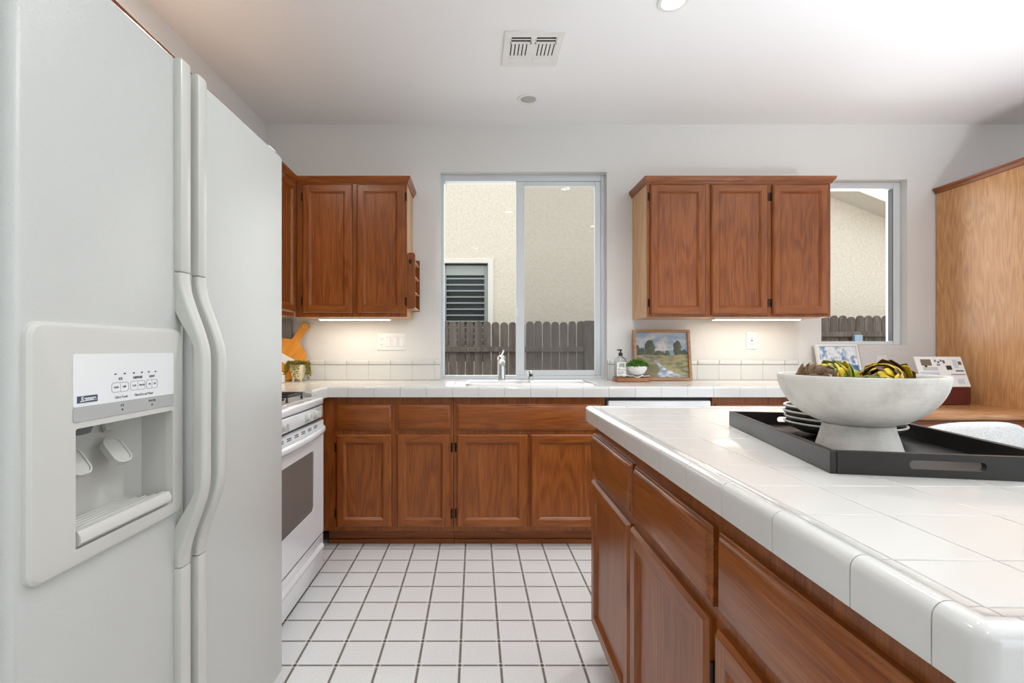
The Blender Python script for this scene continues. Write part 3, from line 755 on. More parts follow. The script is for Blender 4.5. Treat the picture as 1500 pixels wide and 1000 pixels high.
# outer shell: door slab with rounded near edge, front face left open around the cavity
def slab_with_hole(bm, ya, yb, za, zb, hy0, hy1, hz0, hz1, x0, r):
    # front outline rings
    def L4(o, x): return [bm.verts.new((x, ya+o, za+o)), bm.verts.new((x, yb-o, za+o)), bm.verts.new((x, yb-o, zb-o)), bm.verts.new((x, ya+o, zb-o))]
    rs = [L4(0, x0)]
    for i in range(5):
        a = R(90*i/4); rs.append(L4(r-r*math.cos(a), -r+r*math.sin(a)))
    for a, b_ in zip(rs, rs[1:]):
        for i in range(4): bm.faces.new([a[i], a[(i+1) % 4], b_[(i+1) % 4], b_[i]])
    bm.faces.new(rs[0][::-1])
    hole = [bm.verts.new((0, y, z)) for y, z in ((hy0, hz0), (hy1, hz0), (hy1, hz1), (hy0, hz1))]
    f = rs[-1]
    for i in range(4): bm.faces.new([f[i], f[(i+1) % 4], hole[(i+1) % 4], hole[i]])
slab_with_hole(bm, yA, yB_, dz0, dz1, cy0, cy1, cz0, cz1, -.070, .014)
fd = obj('freezer_door', bm, fridge_w, fr)
bm = nb(); slab = box(bm, -.070, 0, .414, .918, dz0, dz1, .014, seg=4)
rd = obj('refrigerator_door', bm, fridge_w, fr)
obj('door_gasket', B(-.078, -.068, .01, .908, .11, HF-.01), gasket, fr)
obj('centre_strip', B(-.070, -.012, .3975, .4105, dz0, HF-.004, .003), fridge_p, fr)
bm = nb(); box(bm, -.09, -.02, .86, .912, HF, HF+.018, .005, seg=2); obj('hinge_cover', bm, white_trim, fr)
bm = nb(); box(bm, -.09, -.02, .006, .058, HF, HF+.018, .005, seg=2); obj('hinge_cover', bm, white_trim, fr)
# handles: straight trim strips with a bowed grip in the middle
def handle(name, yc, par, w0=.036, inner=1):
    bm = nb()
    zs0, zs1 = .678, 1.300
    for a, b_ in ((dz0+.004, zs0-.001), (zs1+.001, HF-.004)): obj(name+'_strip', B(-.006, .016, yc-w0/2, yc+w0/2, a, b_, .006, seg=2), fridge_p, par)
    nseg = 36; rings = []
    for i in range(nseg+1):
        z = zs0+(zs1-zs0)*i/nseg; t = i/nseg
        s_ = min(t, 1-t)/.30; s_ = max(0, min(1, s_)); s_ = s_*s_*(3-2*s_)
        xo = .016+.048*s_
        s2 = max(0, min(1, (min(t, 1-t)-.10)/.17)); s2 = s2*s2*(3-2*s2)
        xi = -.004+(.040+.004)*s2
        w = w0/2*(1-.12*s_)
        r_ = min(.009, (xo-xi)/2-.001)
        ring = [(xi, yc-w+.003), (xi, yc+w-.003)]
        for j in range(5):
            a = R(90*j/4); ring.append((xo-r_+r_*math.sin(a), yc+w-r_+r_*math.cos(a)))
        for j in range(5):
            a = R(90*j/4); ring.append((xo-r_+r_*math.cos(a), yc-w+r_-r_*math.sin(a)))
        rings.append([bm.verts.new((a, b_, z)) for a, b_ in ring])
    n = len(rings[0])
    for a, b_ in zip(rings, rings[1:]):
        for i in range(n): bm.faces.new([a[i], a[(i+1) % n], b_[(i+1) % n], b_[i]])
    bm.faces.new(rings[0][::-1]); bm.faces.new(rings[-1])
    obj(name, bm, fridge_p, par, ang=50)
handle('handle', .3755, fd); handle('handle', .4385, rd)
# dispenser
py0, py1, pz0, pz1 = .014, .372, .793, 1.180
bm = nb()
outer = rrect(py0, py1, pz0, pz1, .022, 4)
n_ = len(outer)
inner = []
for (a, b_) in rrect(cy0, cy1, cz0, cz1, .004, 4): inner.append((a, b_))
rr_ = [[bm.verts.new((x, y, z)) for y, z in ol] for ol, x in ((rrect(py0, py1, pz0, pz1, .022, 4), 0.0), (rrect(py0+.001, py1-.001, pz0+.001, pz1-.001, .022, 4), .006), (rrect(py0+.006, py1-.006, pz0+.006, pz1-.006, .018, 4), .011), (rrect(py0+.014, py1-.014, pz0+.014, pz1-.014, .014, 4), .013), (inner, .013), (rrect(cy0+.001, cy1-.001, cz0+.001, cz1-.001, .004, 4), -.002))]
for a, b_ in zip(rr_, rr_[1:]):
    for i in range(n_): bm.faces.new([a[i], a[(i+1) % n_], b_[(i+1) % n_], b_[i]])
dp = obj('dispenser_panel', bm, fridge_p, fr, ang=25)
bm = nb()   # cavity: a rounded niche
A_ = [bm.verts.new((.0, y, z)) for y, z in inner]
Bq = [bm.verts.new((-.050, y, z)) for y, z in rrect(cy0+.004, cy1-.004, cz0+.004, cz1, .004, 4)]
Cq = [bm.verts.new((-.066, y, z)) for y, z in rrect(cy0+.03, cy1-.03, cz0+.02, cz1-.004, .01, 4)]
for a, b_ in ((A_, Bq), (Bq, Cq)):
    for i in range(n_): bm.faces.new([a[i], b_[i], b_[(i+1) % n_], a[(i+1) % n_]])
bm.faces.new(Cq)
obj('dispenser_niche', bm, cavity_g, dp)
bm = nb()   # sloping drip grille with ribs and a rounded front lip
prism(bm, [(.010, .825), (.018, .832), (.018, .842), (.012, .850), (.0, .850), (-.008, .842), (-.008, .826)], cy0+.004, cy1-.012, axis='y')
for i in range(5):
    x = -.015-.0105*i; box(bm, x-.003, x+.003, cy0+.006, cy1-.014-.012*i, .828, .846, .0015)
box(bm, -.062, -.006, cy0+.004, cy1-.01, .824, .832)
obj('drip_tray', bm, fridge_p, dp)
for yy in (.140, .235):
    bm = nb()
    tube(bm, [(-.062, yy+.012, 1.004), (-.052, yy+.008, .985)], .008, 8)
    M_ = Matrix.Translation((-.034, yy, .950)) @ Matrix.Rotation(R(-38), 4, 'Y')
    ol = rrect(-.022, .022, -.030, .026, .016, 5)
    b2 = nb(); prism(b2, ol, -.004, .004, axis='x'); ringplate(b2, rrect(-.022, .022, -.030, .026, .016, 5), rrect(-.019, .019, -.027, .023, .013, 5), .004, .007, axis='x')
    bmesh.ops.transform(b2, matrix=M_, verts=b2.verts); me = bpy.data.meshes.new('x'); b2.to_mesh(me); b2.free(); bm.from_mesh(me); bpy.data.meshes.remove(me)
    obj('paddle', bm, cavity_g, dp)
bm = nb(); lathe(bm, [(0, -.012), (.046, -.012), (.050, 0), (.0, .0)], cx=-.052, cy=.130, z0=1.010, n=24); obj('ice_chute', bm, gasket, dp)
bm = nb()
ol = rrect(.086, .334, 1.047, 1.131, .004, 3); prism(bm, ol, .0125, .0142, axis='x'); obj('control_panel', bm, panel_w, dp)
bm = nb(); prism(bm, rrect(.086, .334, 1.024, 1.0467, .004, 3), .0125, .0144, axis='x'); obj('grey_strip', bm, fridge_g, dp)
def fx_text(bm, s, size, y, z, x=.0144, bold=0.0, squeeze=1.0, mat=0):
    M_ = Matrix.Translation((x, y, z)) @ Matrix.Rotation(R(90), 4, 'Z') @ FRONT
    text_bm(bm, s, size, M_, mat, bold=bold, squeeze=squeeze)
bm = nb()
fx_text(bm, 'ICE', .0058, .186, 1.0865, bold=.0002); fx_text(bm, 'DISPENSE', .0058, .229, 1.0865, bold=.0002); fx_text(bm, 'LIGHT', .0058, .268, 1.0865, bold=.0002)
for y, s in ((.176, 'CRUSH'), (.195, 'CUBE'), (.2205, 'LOCK'), (.240, 'UNLOCK'), (.261, 'ON'), (.276, 'OFF')): fx_text(bm, s, .0044, y, 1.0720, bold=.0001, squeeze=.8)
fx_text(bm, 'Ultra Fresh', .0068, .188, 1.0545); fx_text(bm, 'Filtered Ice and Water', .0068, .246, 1.0545, squeeze=.8)
fx_text(bm, 'ICE', .006, .190, 1.0395, x=.0147); fx_text(bm, 'WATER', .006, .268, 1.0395, x=.0147)
for y in (.190, .268): prism(bm, [(y-.0022, 1.0335), (y+.0022, 1.0335), (y, 1.0295)], .0144, .0148, axis='x')
for y in (.174, .196, .219, .240, .259, .278): prism(bm, rrect(y-.0022, y+.0022, 1.0940, 1.0965, .001, 2), .0142, .0146, axis='x')
obj('lettering', bm, ink, dp)
bm = nb()
for a, b_ in ((.165, .206), (.210, .249), (.252, .284)):
    ringplate(bm, rrect(a, b_, 1.0635, 1.0805, .005, 4), rrect(a+.0007, b_-.0007, 1.0642, 1.0798, .0045, 4), .0142, .0145, axis='x')
    prism(bm, [((a+b_)/2-.0002, 1.065), ((a+b_)/2+.0002, 1.065), ((a+b_)/2+.0002, 1.079), ((a+b_)/2-.0002, 1.079)], .0142, .0145, axis='x')
obj('button_outline', bm, inkg, dp)
bm = nb(); prism(bm, [(.093, 1.0530), (.134, 1.0530), (.134, 1.0640), (.093, 1.0640)], .0142, .0148, axis='x', mat=0)
fx_text(bm, 'Kenmore', .0098, .1155, 1.0592, x=.0150, bold=.0003, squeeze=.8, mat=1)
prism(bm, [(.098, 1.0548), (.132, 1.0562), (.132, 1.0567), (.098, 1.0560)], .0149, .0151, axis='x', mat=1)
obj('badge', bm, [navy, panel_w], dp)

# ------------------------------------------------------------------ gas range (local x along the run, front -y facing +x world)
RF = -.775
gr = thing('gas_range', 'white gas range between the refrigerator and the corner counter', 'range', (RF, 1.770, 0), R(90))
GW = .762
obj('body', B(.004, GW-.004, .03, .66, .03, .855, .003), enamel, gr)
bm = nb(); box(bm, 0, GW, -.004, .67, .857, .893, .009, seg=3); ck = obj('cooktop', bm, enamel, gr)
obj('recess', B(.03, GW-.03, .045, .62, .888, .8945, .002), porcelain, ck)
obj('control_panel', B(.002, GW-.002, .000, .04, .792, .852, .004, seg=2), enamel, gr)
obj('seam', B(.01, GW-.01, .012, .03, .770, .862), darkslot, gr)
for x in (.128, .228, .518, .628):
    bm = nb(); lathe(bm, [(0, 0), (.021, 0), (.021, .004), (.017, .007), (.0165, .018), (.014, .021), (0, .021)], n=28)
    box(bm, -.0035, .0035, -.016, .016, .015, .030, .002)
    o = obj('knob', bm, fridge_p, gr, loc=(x, 0, .823), rot=(R(90), 0, 0))
bm = nb(); ringplate(bm, rrect(.004, GW-.004, .214, .780, .004, 4), rrect(.148, GW-.148, .365, .653, .022, 4), -.004, .030)
gd = obj('oven_door', bm, enamel, gr)
bm = nb(); prism(bm, rrect(.149, GW-.149, .366, .652, .022, 4), .000, .010); obj('window', bm, ovenglass, gd)
bm = nb()
for i in range(7):
    xx = .10+i*.085
    for dz in (0, .008): box(bm, xx, xx+.045, -.0055, -.003, .756+dz, .7595+dz)
obj('vent_slots', bm, darkslot, gd)
bm = nb()
npt = 24; rings = []
for i in range(npt+1):
    t = i/npt; x = .006+(GW-.012)*t; bow = math.sin(math.pi*t)**.6 if 0 < t < 1 else 0
    y_ = -.006-.030*bow; z_ = .735
    rings.append([bm.verts.new((x, y_+a, z_+b_)) for a, b_ in ((-.010, -.006), (-.010, .010), (-.004, .016), (.006, .016), (.012-0*bow, .008), (.012, -.012), (.004, -.016), (-.005, -.014))])
for a, b_ in zip(rings, rings[1:]):
    for i in range(8): bm.faces.new([a[i], a[(i+1) % 8], b_[(i+1) % 8], b_[i]])
bm.faces.new(rings[0][::-1]); bm.faces.new(rings[-1])
obj('handle', bm, enamel, gd, ang=60)
bm = nb(); box(bm, .004, GW-.004, -.004, .03, .038, .206, .005, seg=2)
prism(bm, [(-.004, .165), (-.012, .160), (-.016, .150), (-.012, .140), (-.004, .128)], .03, GW-.03, axis='x')
obj('storage_drawer', bm, enamel, gr)
bm = nb(); box(bm, .03, GW-.03, -.002, .02, .2065, .2135); obj('drawer_gap', bm, darkslot, gr)
for x in (.05, GW-.06):
    for y in (.05, .6):
        bm = nb(); lathe(bm, [(0, 0), (.017, 0), (.017, .006), (.008, .010), (.008, .035), (0, .035)], n=14); obj('foot', bm, black, gr, loc=(x, y, 0))
def burner(x, y):
    bm = nb(); lathe(bm, [(0, 0), (.045, 0), (.045, .006), (.032, .010), (.032, .016), (0, .017)], n=24); obj('burner_cap', bm, castiron, ck, loc=(x, y, .8945))
for x in (.19, .572):
    for y in (.17, .47): burner(x, y)
for x in (.19, .572):
    for y in (.17, .47):
        bm = nb()
        for sx in (-1, 1):
            tube(bm, [(sx*.095, -.095, .0), (sx*.095, -.095, .026), (sx*.095, .095, .026), (sx*.095, .095, 0)], .0065, 6)
            tube(bm, [(sx*.095, 0, .026), (sx*.03, 0, .030)], .006, 6)
        for sy in (-1, 1):
            tube(bm, [(-.095, sy*.095, .026), (.095, sy*.095, .026)], .0065, 6)
            tube(bm, [(0, sy*.095, .026), (0, sy*.03, .030)], .006, 6)
        obj('burner_grate', bm, castiron, ck, loc=(x, y, .8945))
obj('backguard', B(0, GW, .625, .67, .893, 1.02, .010, seg=2), enamel, gr)

# ------------------------------------------------------------------ tall oak cabinet, desk
tc_ = thing('tall_cabinet', 'tall oak pantry cabinet side at the right edge of the room', 'cabinet', (3.19, 2.45, 0))
obj('side_panel', B(0, .02, 0, .995, .0, 2.215, .001), oakP, tc_)
obj('cabinet_box', B(.0205, .62, 0.02, .995, .1, 2.215, .001), oakP, tc_)
obj('toe_kick', B(.0205, .62, .09, .11, 0, .1), oakH, tc_)
bm = nb(); prism(bm, [(0.002, 2.205), (-.008, 2.208), (-.012, 2.222), (-.024, 2.232), (-.026, 2.243), (.64, 2.243), (.64, 2.216), (.002, 2.216)], -.02, .995, axis='y'); obj('crown_moulding', bm, oakY, tc_)
for a, b_ in ((.02, .31), (.315, .61)):
    put = obj('door', door_bm(a, b_, .12, 2.2), [oakV, oakH], tc_)
dk = thing('built_in_desk', 'built in oak desk under the right window beside the tall cabinet', 'desk', (2.236, 2.66, 0))
DWd = 3.188-2.236
bm = nb(); box(bm, 0, DWd, 0, .788, .757, .785, .005, seg=2); obj('desk_top', bm, oakT, dk)
obj('apron', B(.0, DWd, .035, .055, .62, .757, .001), oakH, dk)
for a, b_ in ((.02, .46), (.48, .93)):
    bm = drawer_bm(a, b_, .638, .742); bmesh.ops.translate(bm, vec=(0, .035, 0), verts=bm.verts); obj('drawer_front', bm, oakH, dk)
obj('support_panel', B(DWd-.02, DWd, .055, .78, 0, .757), oakPH, dk)

# desk chair: rounded upholstered back towards the camera
ch = thing('desk_chair', 'light grey woven upholstered chair with a rounded back in front of the desk', 'chair', (2.175, 2.34, 0), R(4))
bm = nb(); rings = []
def back_ring(th, n=40):
    out = []
    w, zt, zb = .300, .824, .44
    for i in range(n):
        a = 2*math.pi*i/n; c, s_ = math.cos(a), math.sin(a); e_ = 2/2.8
        x = w*math.copysign(abs(c)**e_, c); z = (zt+zb)/2+(zt-zb)/2*math.copysign(abs(s_)**e_, s_)
        out.append((x, z))
    return out
base = back_ring(0)
zc = .629
for sc_, yo in ((.90, -.036), (.96, -.030), (.99, -.018), (1, 0), (.99, .018), (.96, .030), (.90, .036)):
    rings.append([bm.verts.new((x*sc_, yo-.20+.9*(x*sc_)**2, zc+(z-zc)*sc_)) for x, z in base])
n = len(base)
for a, b_ in zip(rings, rings[1:]):
    for i in range(n): bm.faces.new([a[i], a[(i+1) % n], b_[(i+1) % n], b_[i]])
for rg, fl in ((rings[0], 1), (rings[-1], 0)):
    c = bm.verts.new((0, rg[0].co.y-.9*(rg[0].co.x)**2+.0, zc))
    mids = [bm.verts.new((v_.co.x*.5, c.co.y+.9*(v_.co.x*.5)**2, zc+(v_.co.z-zc)*.5)) for v_ in rg]
    for i in range(n):
        bm.faces.new([rg[i], rg[(i+1) % n], mids[(i+1) % n], mids[i]]); bm.faces.new([mids[i], mids[(i+1) % n], c])
obj('backrest', bm, fabric, ch, ang=80)
bm = nb(); box(bm, -.25, .25, -.17, .26, .40, .48, .03, seg=3); obj('seat', bm, fabric, ch)
for sx in (-1, 1):
    for sy, z in ((-1, .40), (1, .40)):
        bm = nb(); tube(bm, [(sx*.23, sy*.20+.03, 0), (sx*.205, sy*.17+.03, z)], [.013, .019], 12); obj('leg', bm, walnut, ch)

# ------------------------------------------------------------------ tray, bowl, plates, artichokes on the island
TZ = CT+.0002
ty = thing('serving_tray', 'black wooden serving tray with cut out handles on the island', 'tray', (.6206, .870, TZ), R(-10.7))
TW, TL, TH = .355, .560, .040
obj('base', B(.006, TW-.006, .006, TL-.006, 0, .006, .001), trayb, ty)
for x in (0, TW-.011): obj('side_wall', B(x, x+.011, 0, TL, 0, TH, .0012), trayb, ty)
for y in (0, TL-.011):
    bm = nb(); ringplate(bm, [(a, b_) for a, b_ in rrect(.0112, TW-.0112, .0, TH, .0006, 6)], rrect(TW/2-.056, TW/2+.056, .0135, .0285, .0065, 6), y, y+.011)
    obj('handle_wall', bm, trayb, ty, ang=30)
# footed bowl
bx_, by_ = .7506, .9763
BZ = TZ+.0064
bw = thing('footed_bowl', 'large white chalky footed bowl standing in the black tray', 'bowl', (bx_, by_, BZ))
hR = 1.0877-BZ; hF = .066; rR = .1357
bm = nb(); lathe(bm, [(0, 0), (.073, 0), (.0745, .003), (.072, .012), (.060, hF-.012), (.058, hF-.002), (.055, hF), (0, hF)], n=64); obj('foot', bm, chalk, bw)
bm = nb(); H2 = hR-hF+.006
prof = [(0, 0)]
for i in range(1, 17):
    t = i/16; a = R(90*t); prof.append((rR*math.sin(a)**.86, H2*(1-math.cos(a)**1.06)))
prof[-1] = (rR, H2)
prof += [(rR-.001, H2+.0015), (rR-.006, H2+.0015), (rR-.008, H2-.001)]
for i in range(15, 0, -1):
    t = i/16; a = R(90*t); prof.append(((rR-.009)*math.sin(a)**.9, .009+(H2-.010)*(1-math.cos(a)**1.06)))
prof.append((0, .009))
lathe(bm, prof, n=96, z0=hF-.0065); obj('basin', bm, chalk, bw, ang=50)
# stacked dark bowls with pale rims
px_, py_ = .894, 1.211
for i, (dx, dy, tilt) in enumerate(((0, 0, 0), (.001, -.001, 0), (-.001, .001, 0), (.001, .001, 0))):
    z = BZ+.0128*i
    lab = ('bottom bowl of the dark pale rimmed stack in the black tray', 'second dark bowl from the bottom of the stack in the tray', 'third dark bowl from the bottom of the stack in the tray', 'topmost dark pale rimmed bowl of the stack behind the footed bowl')[i]
    r = thing('stacked_bowl', lab, 'bowl', (px_+dx, py_+dy, z), group='dark bowls stacked in the tray')
    r1 = .1235
    bm = nb(); lathe(bm, [(0, .0), (.055, .0), (.058, .002), (.085, .007), (.108, .017), (.120, .027), (r1-.001, .031), (r1-.004, .0312), (.116, .0275), (.104, .0215), (.082, .0135), (.055, .0105), (0, .010)], n=64)
    obj('body', bm, plate_d, r)
    bm = nb(); lathe(bm, [(r1-.0015, .0300), (r1-.0002, .0315), (r1-.0006, .0335), (r1-.003, .0345), (r1-.0055, .0332), (r1-.0055, .0312)], n=64); obj('rim', bm, plate_r, r)
# artichokes
def artichoke(loc, rot, r0, h, mats, seed, label):
    rnd = random.Random(seed)
    root = thing('artichoke', label, 'artichoke', loc, rot=rot, group='artichokes in the footed bowl')
    bm = nb(); rows = 9
    for k_ in range(rows):
        t = k_/(rows-1); zz = -h*.38+h*.72*t; rad = r0*math.sqrt(max(.05, 1-((t-.35)/.78)**2))
        nn = max(4, int(11-5*t))
        for j in range(nn):
            a = 2*math.pi*(j+(k_ % 2)*.5)/nn+rnd.uniform(-.1, .1)
            Lf = r0*(1.05-.25*t)*rnd.uniform(.9, 1.12); wf = r0*.52*(1-.45*t)*rnd.uniform(.85, 1.1)
            open_ = R(34*(1-t)+rnd.uniform(-8, 18)); mi = 0 if rnd.random() < .6 else 1
            tipm = rnd.random() < .3; er = Vector((math.cos(a), math.sin(a), 0)); et = Vector((-math.sin(a), math.cos(a), 0)); ez = Vector((0, 0, 1))
            P0 = er*(rad*.86)+ez*zz
            grid_ = []
            for u in range(6):
                s_ = u/5; up_ = Lf*s_; lean = math.sin(open_)*up_-r0*.42*(s_**2)*(.4+.6*t)
                wd = wf*math.sin(math.pi*min(.97, .28+.70*s_))**.8*(1 if s_ < .99 else .15)
                row = []
                for v_ in range(5):
                    q = (v_-2)/2
                    p_ = P0+ez*(up_*math.cos(open_)*.9)+er*(lean-.22*wd*q*q)+et*(wd*q)
                    row.append(bm.verts.new(p_))
                grid_.append(row)
            for u in range(5):
                for v_ in range(4):
                    f = bm.faces.new([grid_[u][v_], grid_[u][v_+1], grid_[u+1][v_+1], grid_[u+1][v_]]); f.material_index = 2 if u == 4 and tipm else mi
    lathe(bm, [(0, -h*.42), (r0*.6, -h*.36), (r0*.8, -h*.1), (r0*.7, h*.2), (r0*.3, h*.42), (0, h*.45)], n=16, mat=0)
    o = obj('bracts', bm, mats, root, ang=70)
    md = o.modifiers.new('thickness', 'SOLIDIFY'); md.thickness = .0012
    bm = nb(); tube(bm, [(0, 0, -h*.40), (0, 0, -h*.62), (.002, .001, -h*.78)], [.008, .007, .0065], 10); obj('stem', bm, mats[0], root)
az = BZ+hR
artichoke((bx_-.066, by_+.030, az-.016), (R(62), 0, R(70)), .032, .064, [art_b, art_b, art_t], 3, 'brown dried artichoke at the left of the footed bowl')
artichoke((bx_-.004, by_+.062, az-.012), (R(-55), R(10), R(110)), .034, .070, [art_g, art_y, art_t], 5, 'green artichoke with yellow bracts in the middle of the footed bowl')
artichoke((bx_-.004, by_-.040, az-.034), (R(80), R(0), R(-20)), .031, .064, [art_g, art_g, art_t], 8, 'plain green artichoke low in the front of the footed bowl')
artichoke((bx_+.070, by_+.018, az-.016), (R(66), R(0), R(-60)), .037, .078, [art_b, art_y, art_t], 12, 'yellow and brown artichoke at the right of the footed bowl')
artichoke((bx_+.055, by_+.082, az-.022), (R(40), R(0), R(-120)), .027, .055, [art_g, art_g, art_g], 21, 'small green artichoke at the far side of the footed bowl')

# ------------------------------------------------------------------ things on the back counter, left
ZC = CT+.0004
rp = .143; hw_ = .030; zt = .275
pb = thing('paddle_board', 'orange round wooden paddle board with a white band leaning in the corner', 'cutting board', (-1.283, 3.345, ZC+rp+.001), rot=(R(-7), R(30), R(16)))
bm = nb(); a0 = math.asin(hw_/rp)
circ = [(rp*math.cos(R(90)+a0+(2*math.pi-2*a0)*i/40), rp*math.sin(R(90)+a0+(2*math.pi-2*a0)*i/40)) for i in range(41)]
circ = [(.044, rp-.018)]*0+circ+[(hw_-.005, rp+.03), (hw_-.006, zt-.016), (hw_+.004, zt-.006), (hw_+.004, zt+.004), (hw_-.006, zt+.012), (-hw_+.006, zt+.012), (-hw_-.004, zt+.004), (-hw_-.004, zt-.006), (-hw_+.006, zt-.016), (-hw_+.005, rp+.03)]
prism(bm, circ, 0, .016)
obj('board', bm, maple, pb)
bm = nb(); band = []
for i in range(13):
    x = -rp*.985+rp*1.97*i/12; hh_ = math.sqrt(max(0, rp*rp-x*x)); band.append((x, min(hh_-.0005, .030)))
low = [(x, max(-math.sqrt(max(0, rp*rp-x*x))+.0003, -.022)) for x, _ in reversed(band)]
prism(bm, band+low, -.0008, .0)
obj('painted_band', bm, paper, pb)
bm = nb(); lathe(bm, [(.009, -.0014), (.015, -.0014), (.015, 0), (.009, 0)], n=20); obj('hanging_hole', bm, cream, pb, loc=(0, .0, zt-.012), rot=(R(90), 0, 0))
sb = thing('slate_board', 'grey brown rectangular board standing behind the orange paddle board', 'cutting board', (-1.338, 3.423, ZC))
bm = nb(); prism(bm, rrect(-.088, .078, 0, .415, .012, 4), -.007, .008); obj('board', bm, slate, sb)
wb = thing('white_canister', 'small white square canister beside the trailing plant', 'canister', (-1.245, 3.14, ZC))
obj('body', B(-.035, .035, -.035, .035, 0, .052, .006, seg=2), porcelain, wb); obj('lid', B(-.028, .028, -.028, .028, .0525, .068, .006, seg=2), porcelain, wb)
tp = thing('trailing_plant', 'trailing olive green plant in a footed cream pot in the corner', 'plant', (-1.165, 3.27, ZC+.0006))
bm = nb(); lathe(bm, [(0, .018), (.030, .018), (.036, .026), (.048, .075), (.050, .110), (.046, .112), (.043, .09), (0, .09)], n=32); obj('pot', bm, cream, tp)
for i in range(3):
    a = R(90+120*i); bm = nb(); tube(bm, [(.030*math.cos(a), .030*math.sin(a), .0), (.026*math.cos(a), .026*math.sin(a), .024)], [.005, .009], 8); obj('foot', bm, cream, tp)
bm = nb(); rnd = random.Random(2)
def leaf(bm, p_, d_, l, w, mat=0):
    d_ = d_.normalized(); s_ = d_.cross(Vector((rnd.uniform(-1, 1), rnd.uniform(-1, 1), rnd.uniform(.2, 1)))).normalized(); u_ = s_.cross(d_)
    a = bm.verts.new(p_); b_ = bm.verts.new(p_+d_*l*.5+s_*w); c = bm.verts.new(p_+d_*l); e_ = bm.verts.new(p_+d_*l*.5-s_*w); t_ = bm.verts.new(p_+d_*l*.5+u_*w*.6); bb = bm.verts.new(p_+d_*l*.5-u_*w*.6)
    for q in ((a, b_, t_), (b_, c, t_), (c, e_, t_), (e_, a, t_), (b_, a, bb), (c, b_, bb), (e_, c, bb), (a, e_, bb)): bm.faces.new(q).material_index = mat
for j in range(46):
    a = rnd.uniform(0, 2*math.pi); Ln = rnd.uniform(.03, .108); r_ = .03
    for s_ in range(int(8+Ln*170)):
        t = s_/(8+Ln*170)
        if t < .35: p_ = Vector((math.cos(a)*(r_+.04*t/.35*.8), math.sin(a)*(r_+.04*t/.35*.8), .108+.022*math.sin(math.pi*t/.7)))
        else: p_ = Vector((math.cos(a)*(.064+.026*(t-.35)), math.sin(a)*(.064+.026*(t-.35)), .130-Ln*1.15*(t-.35)/.65))
        p_ += Vector((rnd.uniform(-.004, .004), rnd.uniform(-.004, .004), rnd.uniform(-.003, .003)))
        leaf(bm, p_, Vector((rnd.uniform(-1, 1), rnd.uniform(-1, 1), rnd.uniform(-.6, .6))), .013, .0052)
for j in range(160):
    a = rnd.uniform(0, 6.28); q = .045*math.sqrt(rnd.random()); leaf(bm, Vector((q*math.cos(a), q*math.sin(a), .112+rnd.uniform(0, .022))), Vector((rnd.uniform(-1, 1), rnd.uniform(-1, 1), rnd.uniform(.2, 1))), .012, .0045)
obj('foliage', bm, succ, tp)

# wall plates
def plate(label, x, z, W_, H_, kinds, name='switch_plate'):
    r = thing(name, label, 'wall plate', (x, DW, z))
    bm = nb(); box(bm, -W_/2, W_/2, -.006, 0, -H_/2, H_/2, .0025, seg=2); obj('plate', bm, white_trim, r)
    n_ = len(kinds)
    for i, kd in enumerate(kinds):
        cx = (i-(n_-1)/2)*.046
        if kd == 's':
            obj('rocker_switch', B(cx-.0165, cx+.0165, -.0095, -.005, -.033, .033, .002), white_trim, r)
            bm = nb(); ringplate(bm, [(cx-.0178, -.0345), (cx+.0178, -.0345), (cx+.0178, .0345), (cx-.0178, .0345)], [(cx-.0168, -.0335), (cx+.0168, -.0335), (cx+.0168, .0335), (cx-.0168, .0335)], -.0064, -.005); obj('switch_gap', bm, fridge_g, r)
        else:
            s_ = obj('socket', B(cx-.0165, cx+.0165, -.0078, -.005, -.033, .033, .0015), white_trim, r)
            bm = nb()
            for dz in (-.019, .019):
                box(bm, cx-.0075, cx-.0055, -.0082, -.0076, dz-.003, dz+.005); box(bm, cx+.0055, cx+.0075, -.0082, -.0076, dz-.003, dz+.005); box(bm, cx-.002, cx+.002, -.0082, -.0076, dz-.010, dz-.006)
            if kd == 'g': box(bm, cx-.006, cx+.006, -.0088, -.0076, -.004, .004)
            obj('slots', bm, darkslot, s_)
plate('four gang white plate with one outlet and three rocker switches on the back wall', (574-696)/729*DW, 1.186, .196, .118, ['o', 's', 's', 's'])
plate('white outlet plate on the wall under the three door cabinet', (1100.5-696)/729*DW, 1.194, .074, .118, ['g'], 'outlet_plate')
plate('white outlet plate on the wall above the desk below the right window', (1291-696)/729*DW, 1.030, .074, .118, ['o'], 'outlet_plate')

# ------------------------------------------------------------------ things on the back counter, right of the window
kk = 3.33/729
wbd = thing('wooden_board', 'small thick acacia board under the soap bottle and little plant', 'board', ((921-696)*kk, 3.275, ZC), R(-2))
bm = nb(); prism(bm, rrect(-.112, .108, -.055, .055, .02, 5), 0.001, .030, axis='z')
bmesh.ops.bevel(bm, geom=[e for e in bm.edges if abs(e.verts[0].co.z-e.verts[1].co.z) < 1e-5], offset=.003, segments=2, affect='EDGES')
obj('board', bm, walnut, wbd)
np_ = thing('folded_napkin', 'white tea towel with dark stripes folded on the wooden board', 'tea towel', ((925-696)*kk, 3.268, ZC+.0302), R(-4))
bm = nb(); nx, nyy = 26, 12; G = []
for i in range(nx+1):
    row = []
    for j in range(nyy+1):
        x = -.080+.165*i/nx; y = -.048+.070*j/nyy
        z = .008+.0045*math.sin(x*60+y*40)+.003*math.sin(x*130-y*90)
        row.append(bm.verts.new((x+.004*math.sin(y*90), y-.004*math.sin(x*50), z)))
    G.append(row)
for i in range(nx):
    for j in range(nyy):
        f = bm.faces.new([G[i][j], G[i+1][j], G[i+1][j+1], G[i][j+1]]); f.material_index = 1 if j in (2, 4) and i % 5 else 0
o = obj('cloth', bm, [paper, ink], np_, ang=80); md = o.modifiers.new('thickness', 'SOLIDIFY'); md.thickness = .003; md.offset = -1
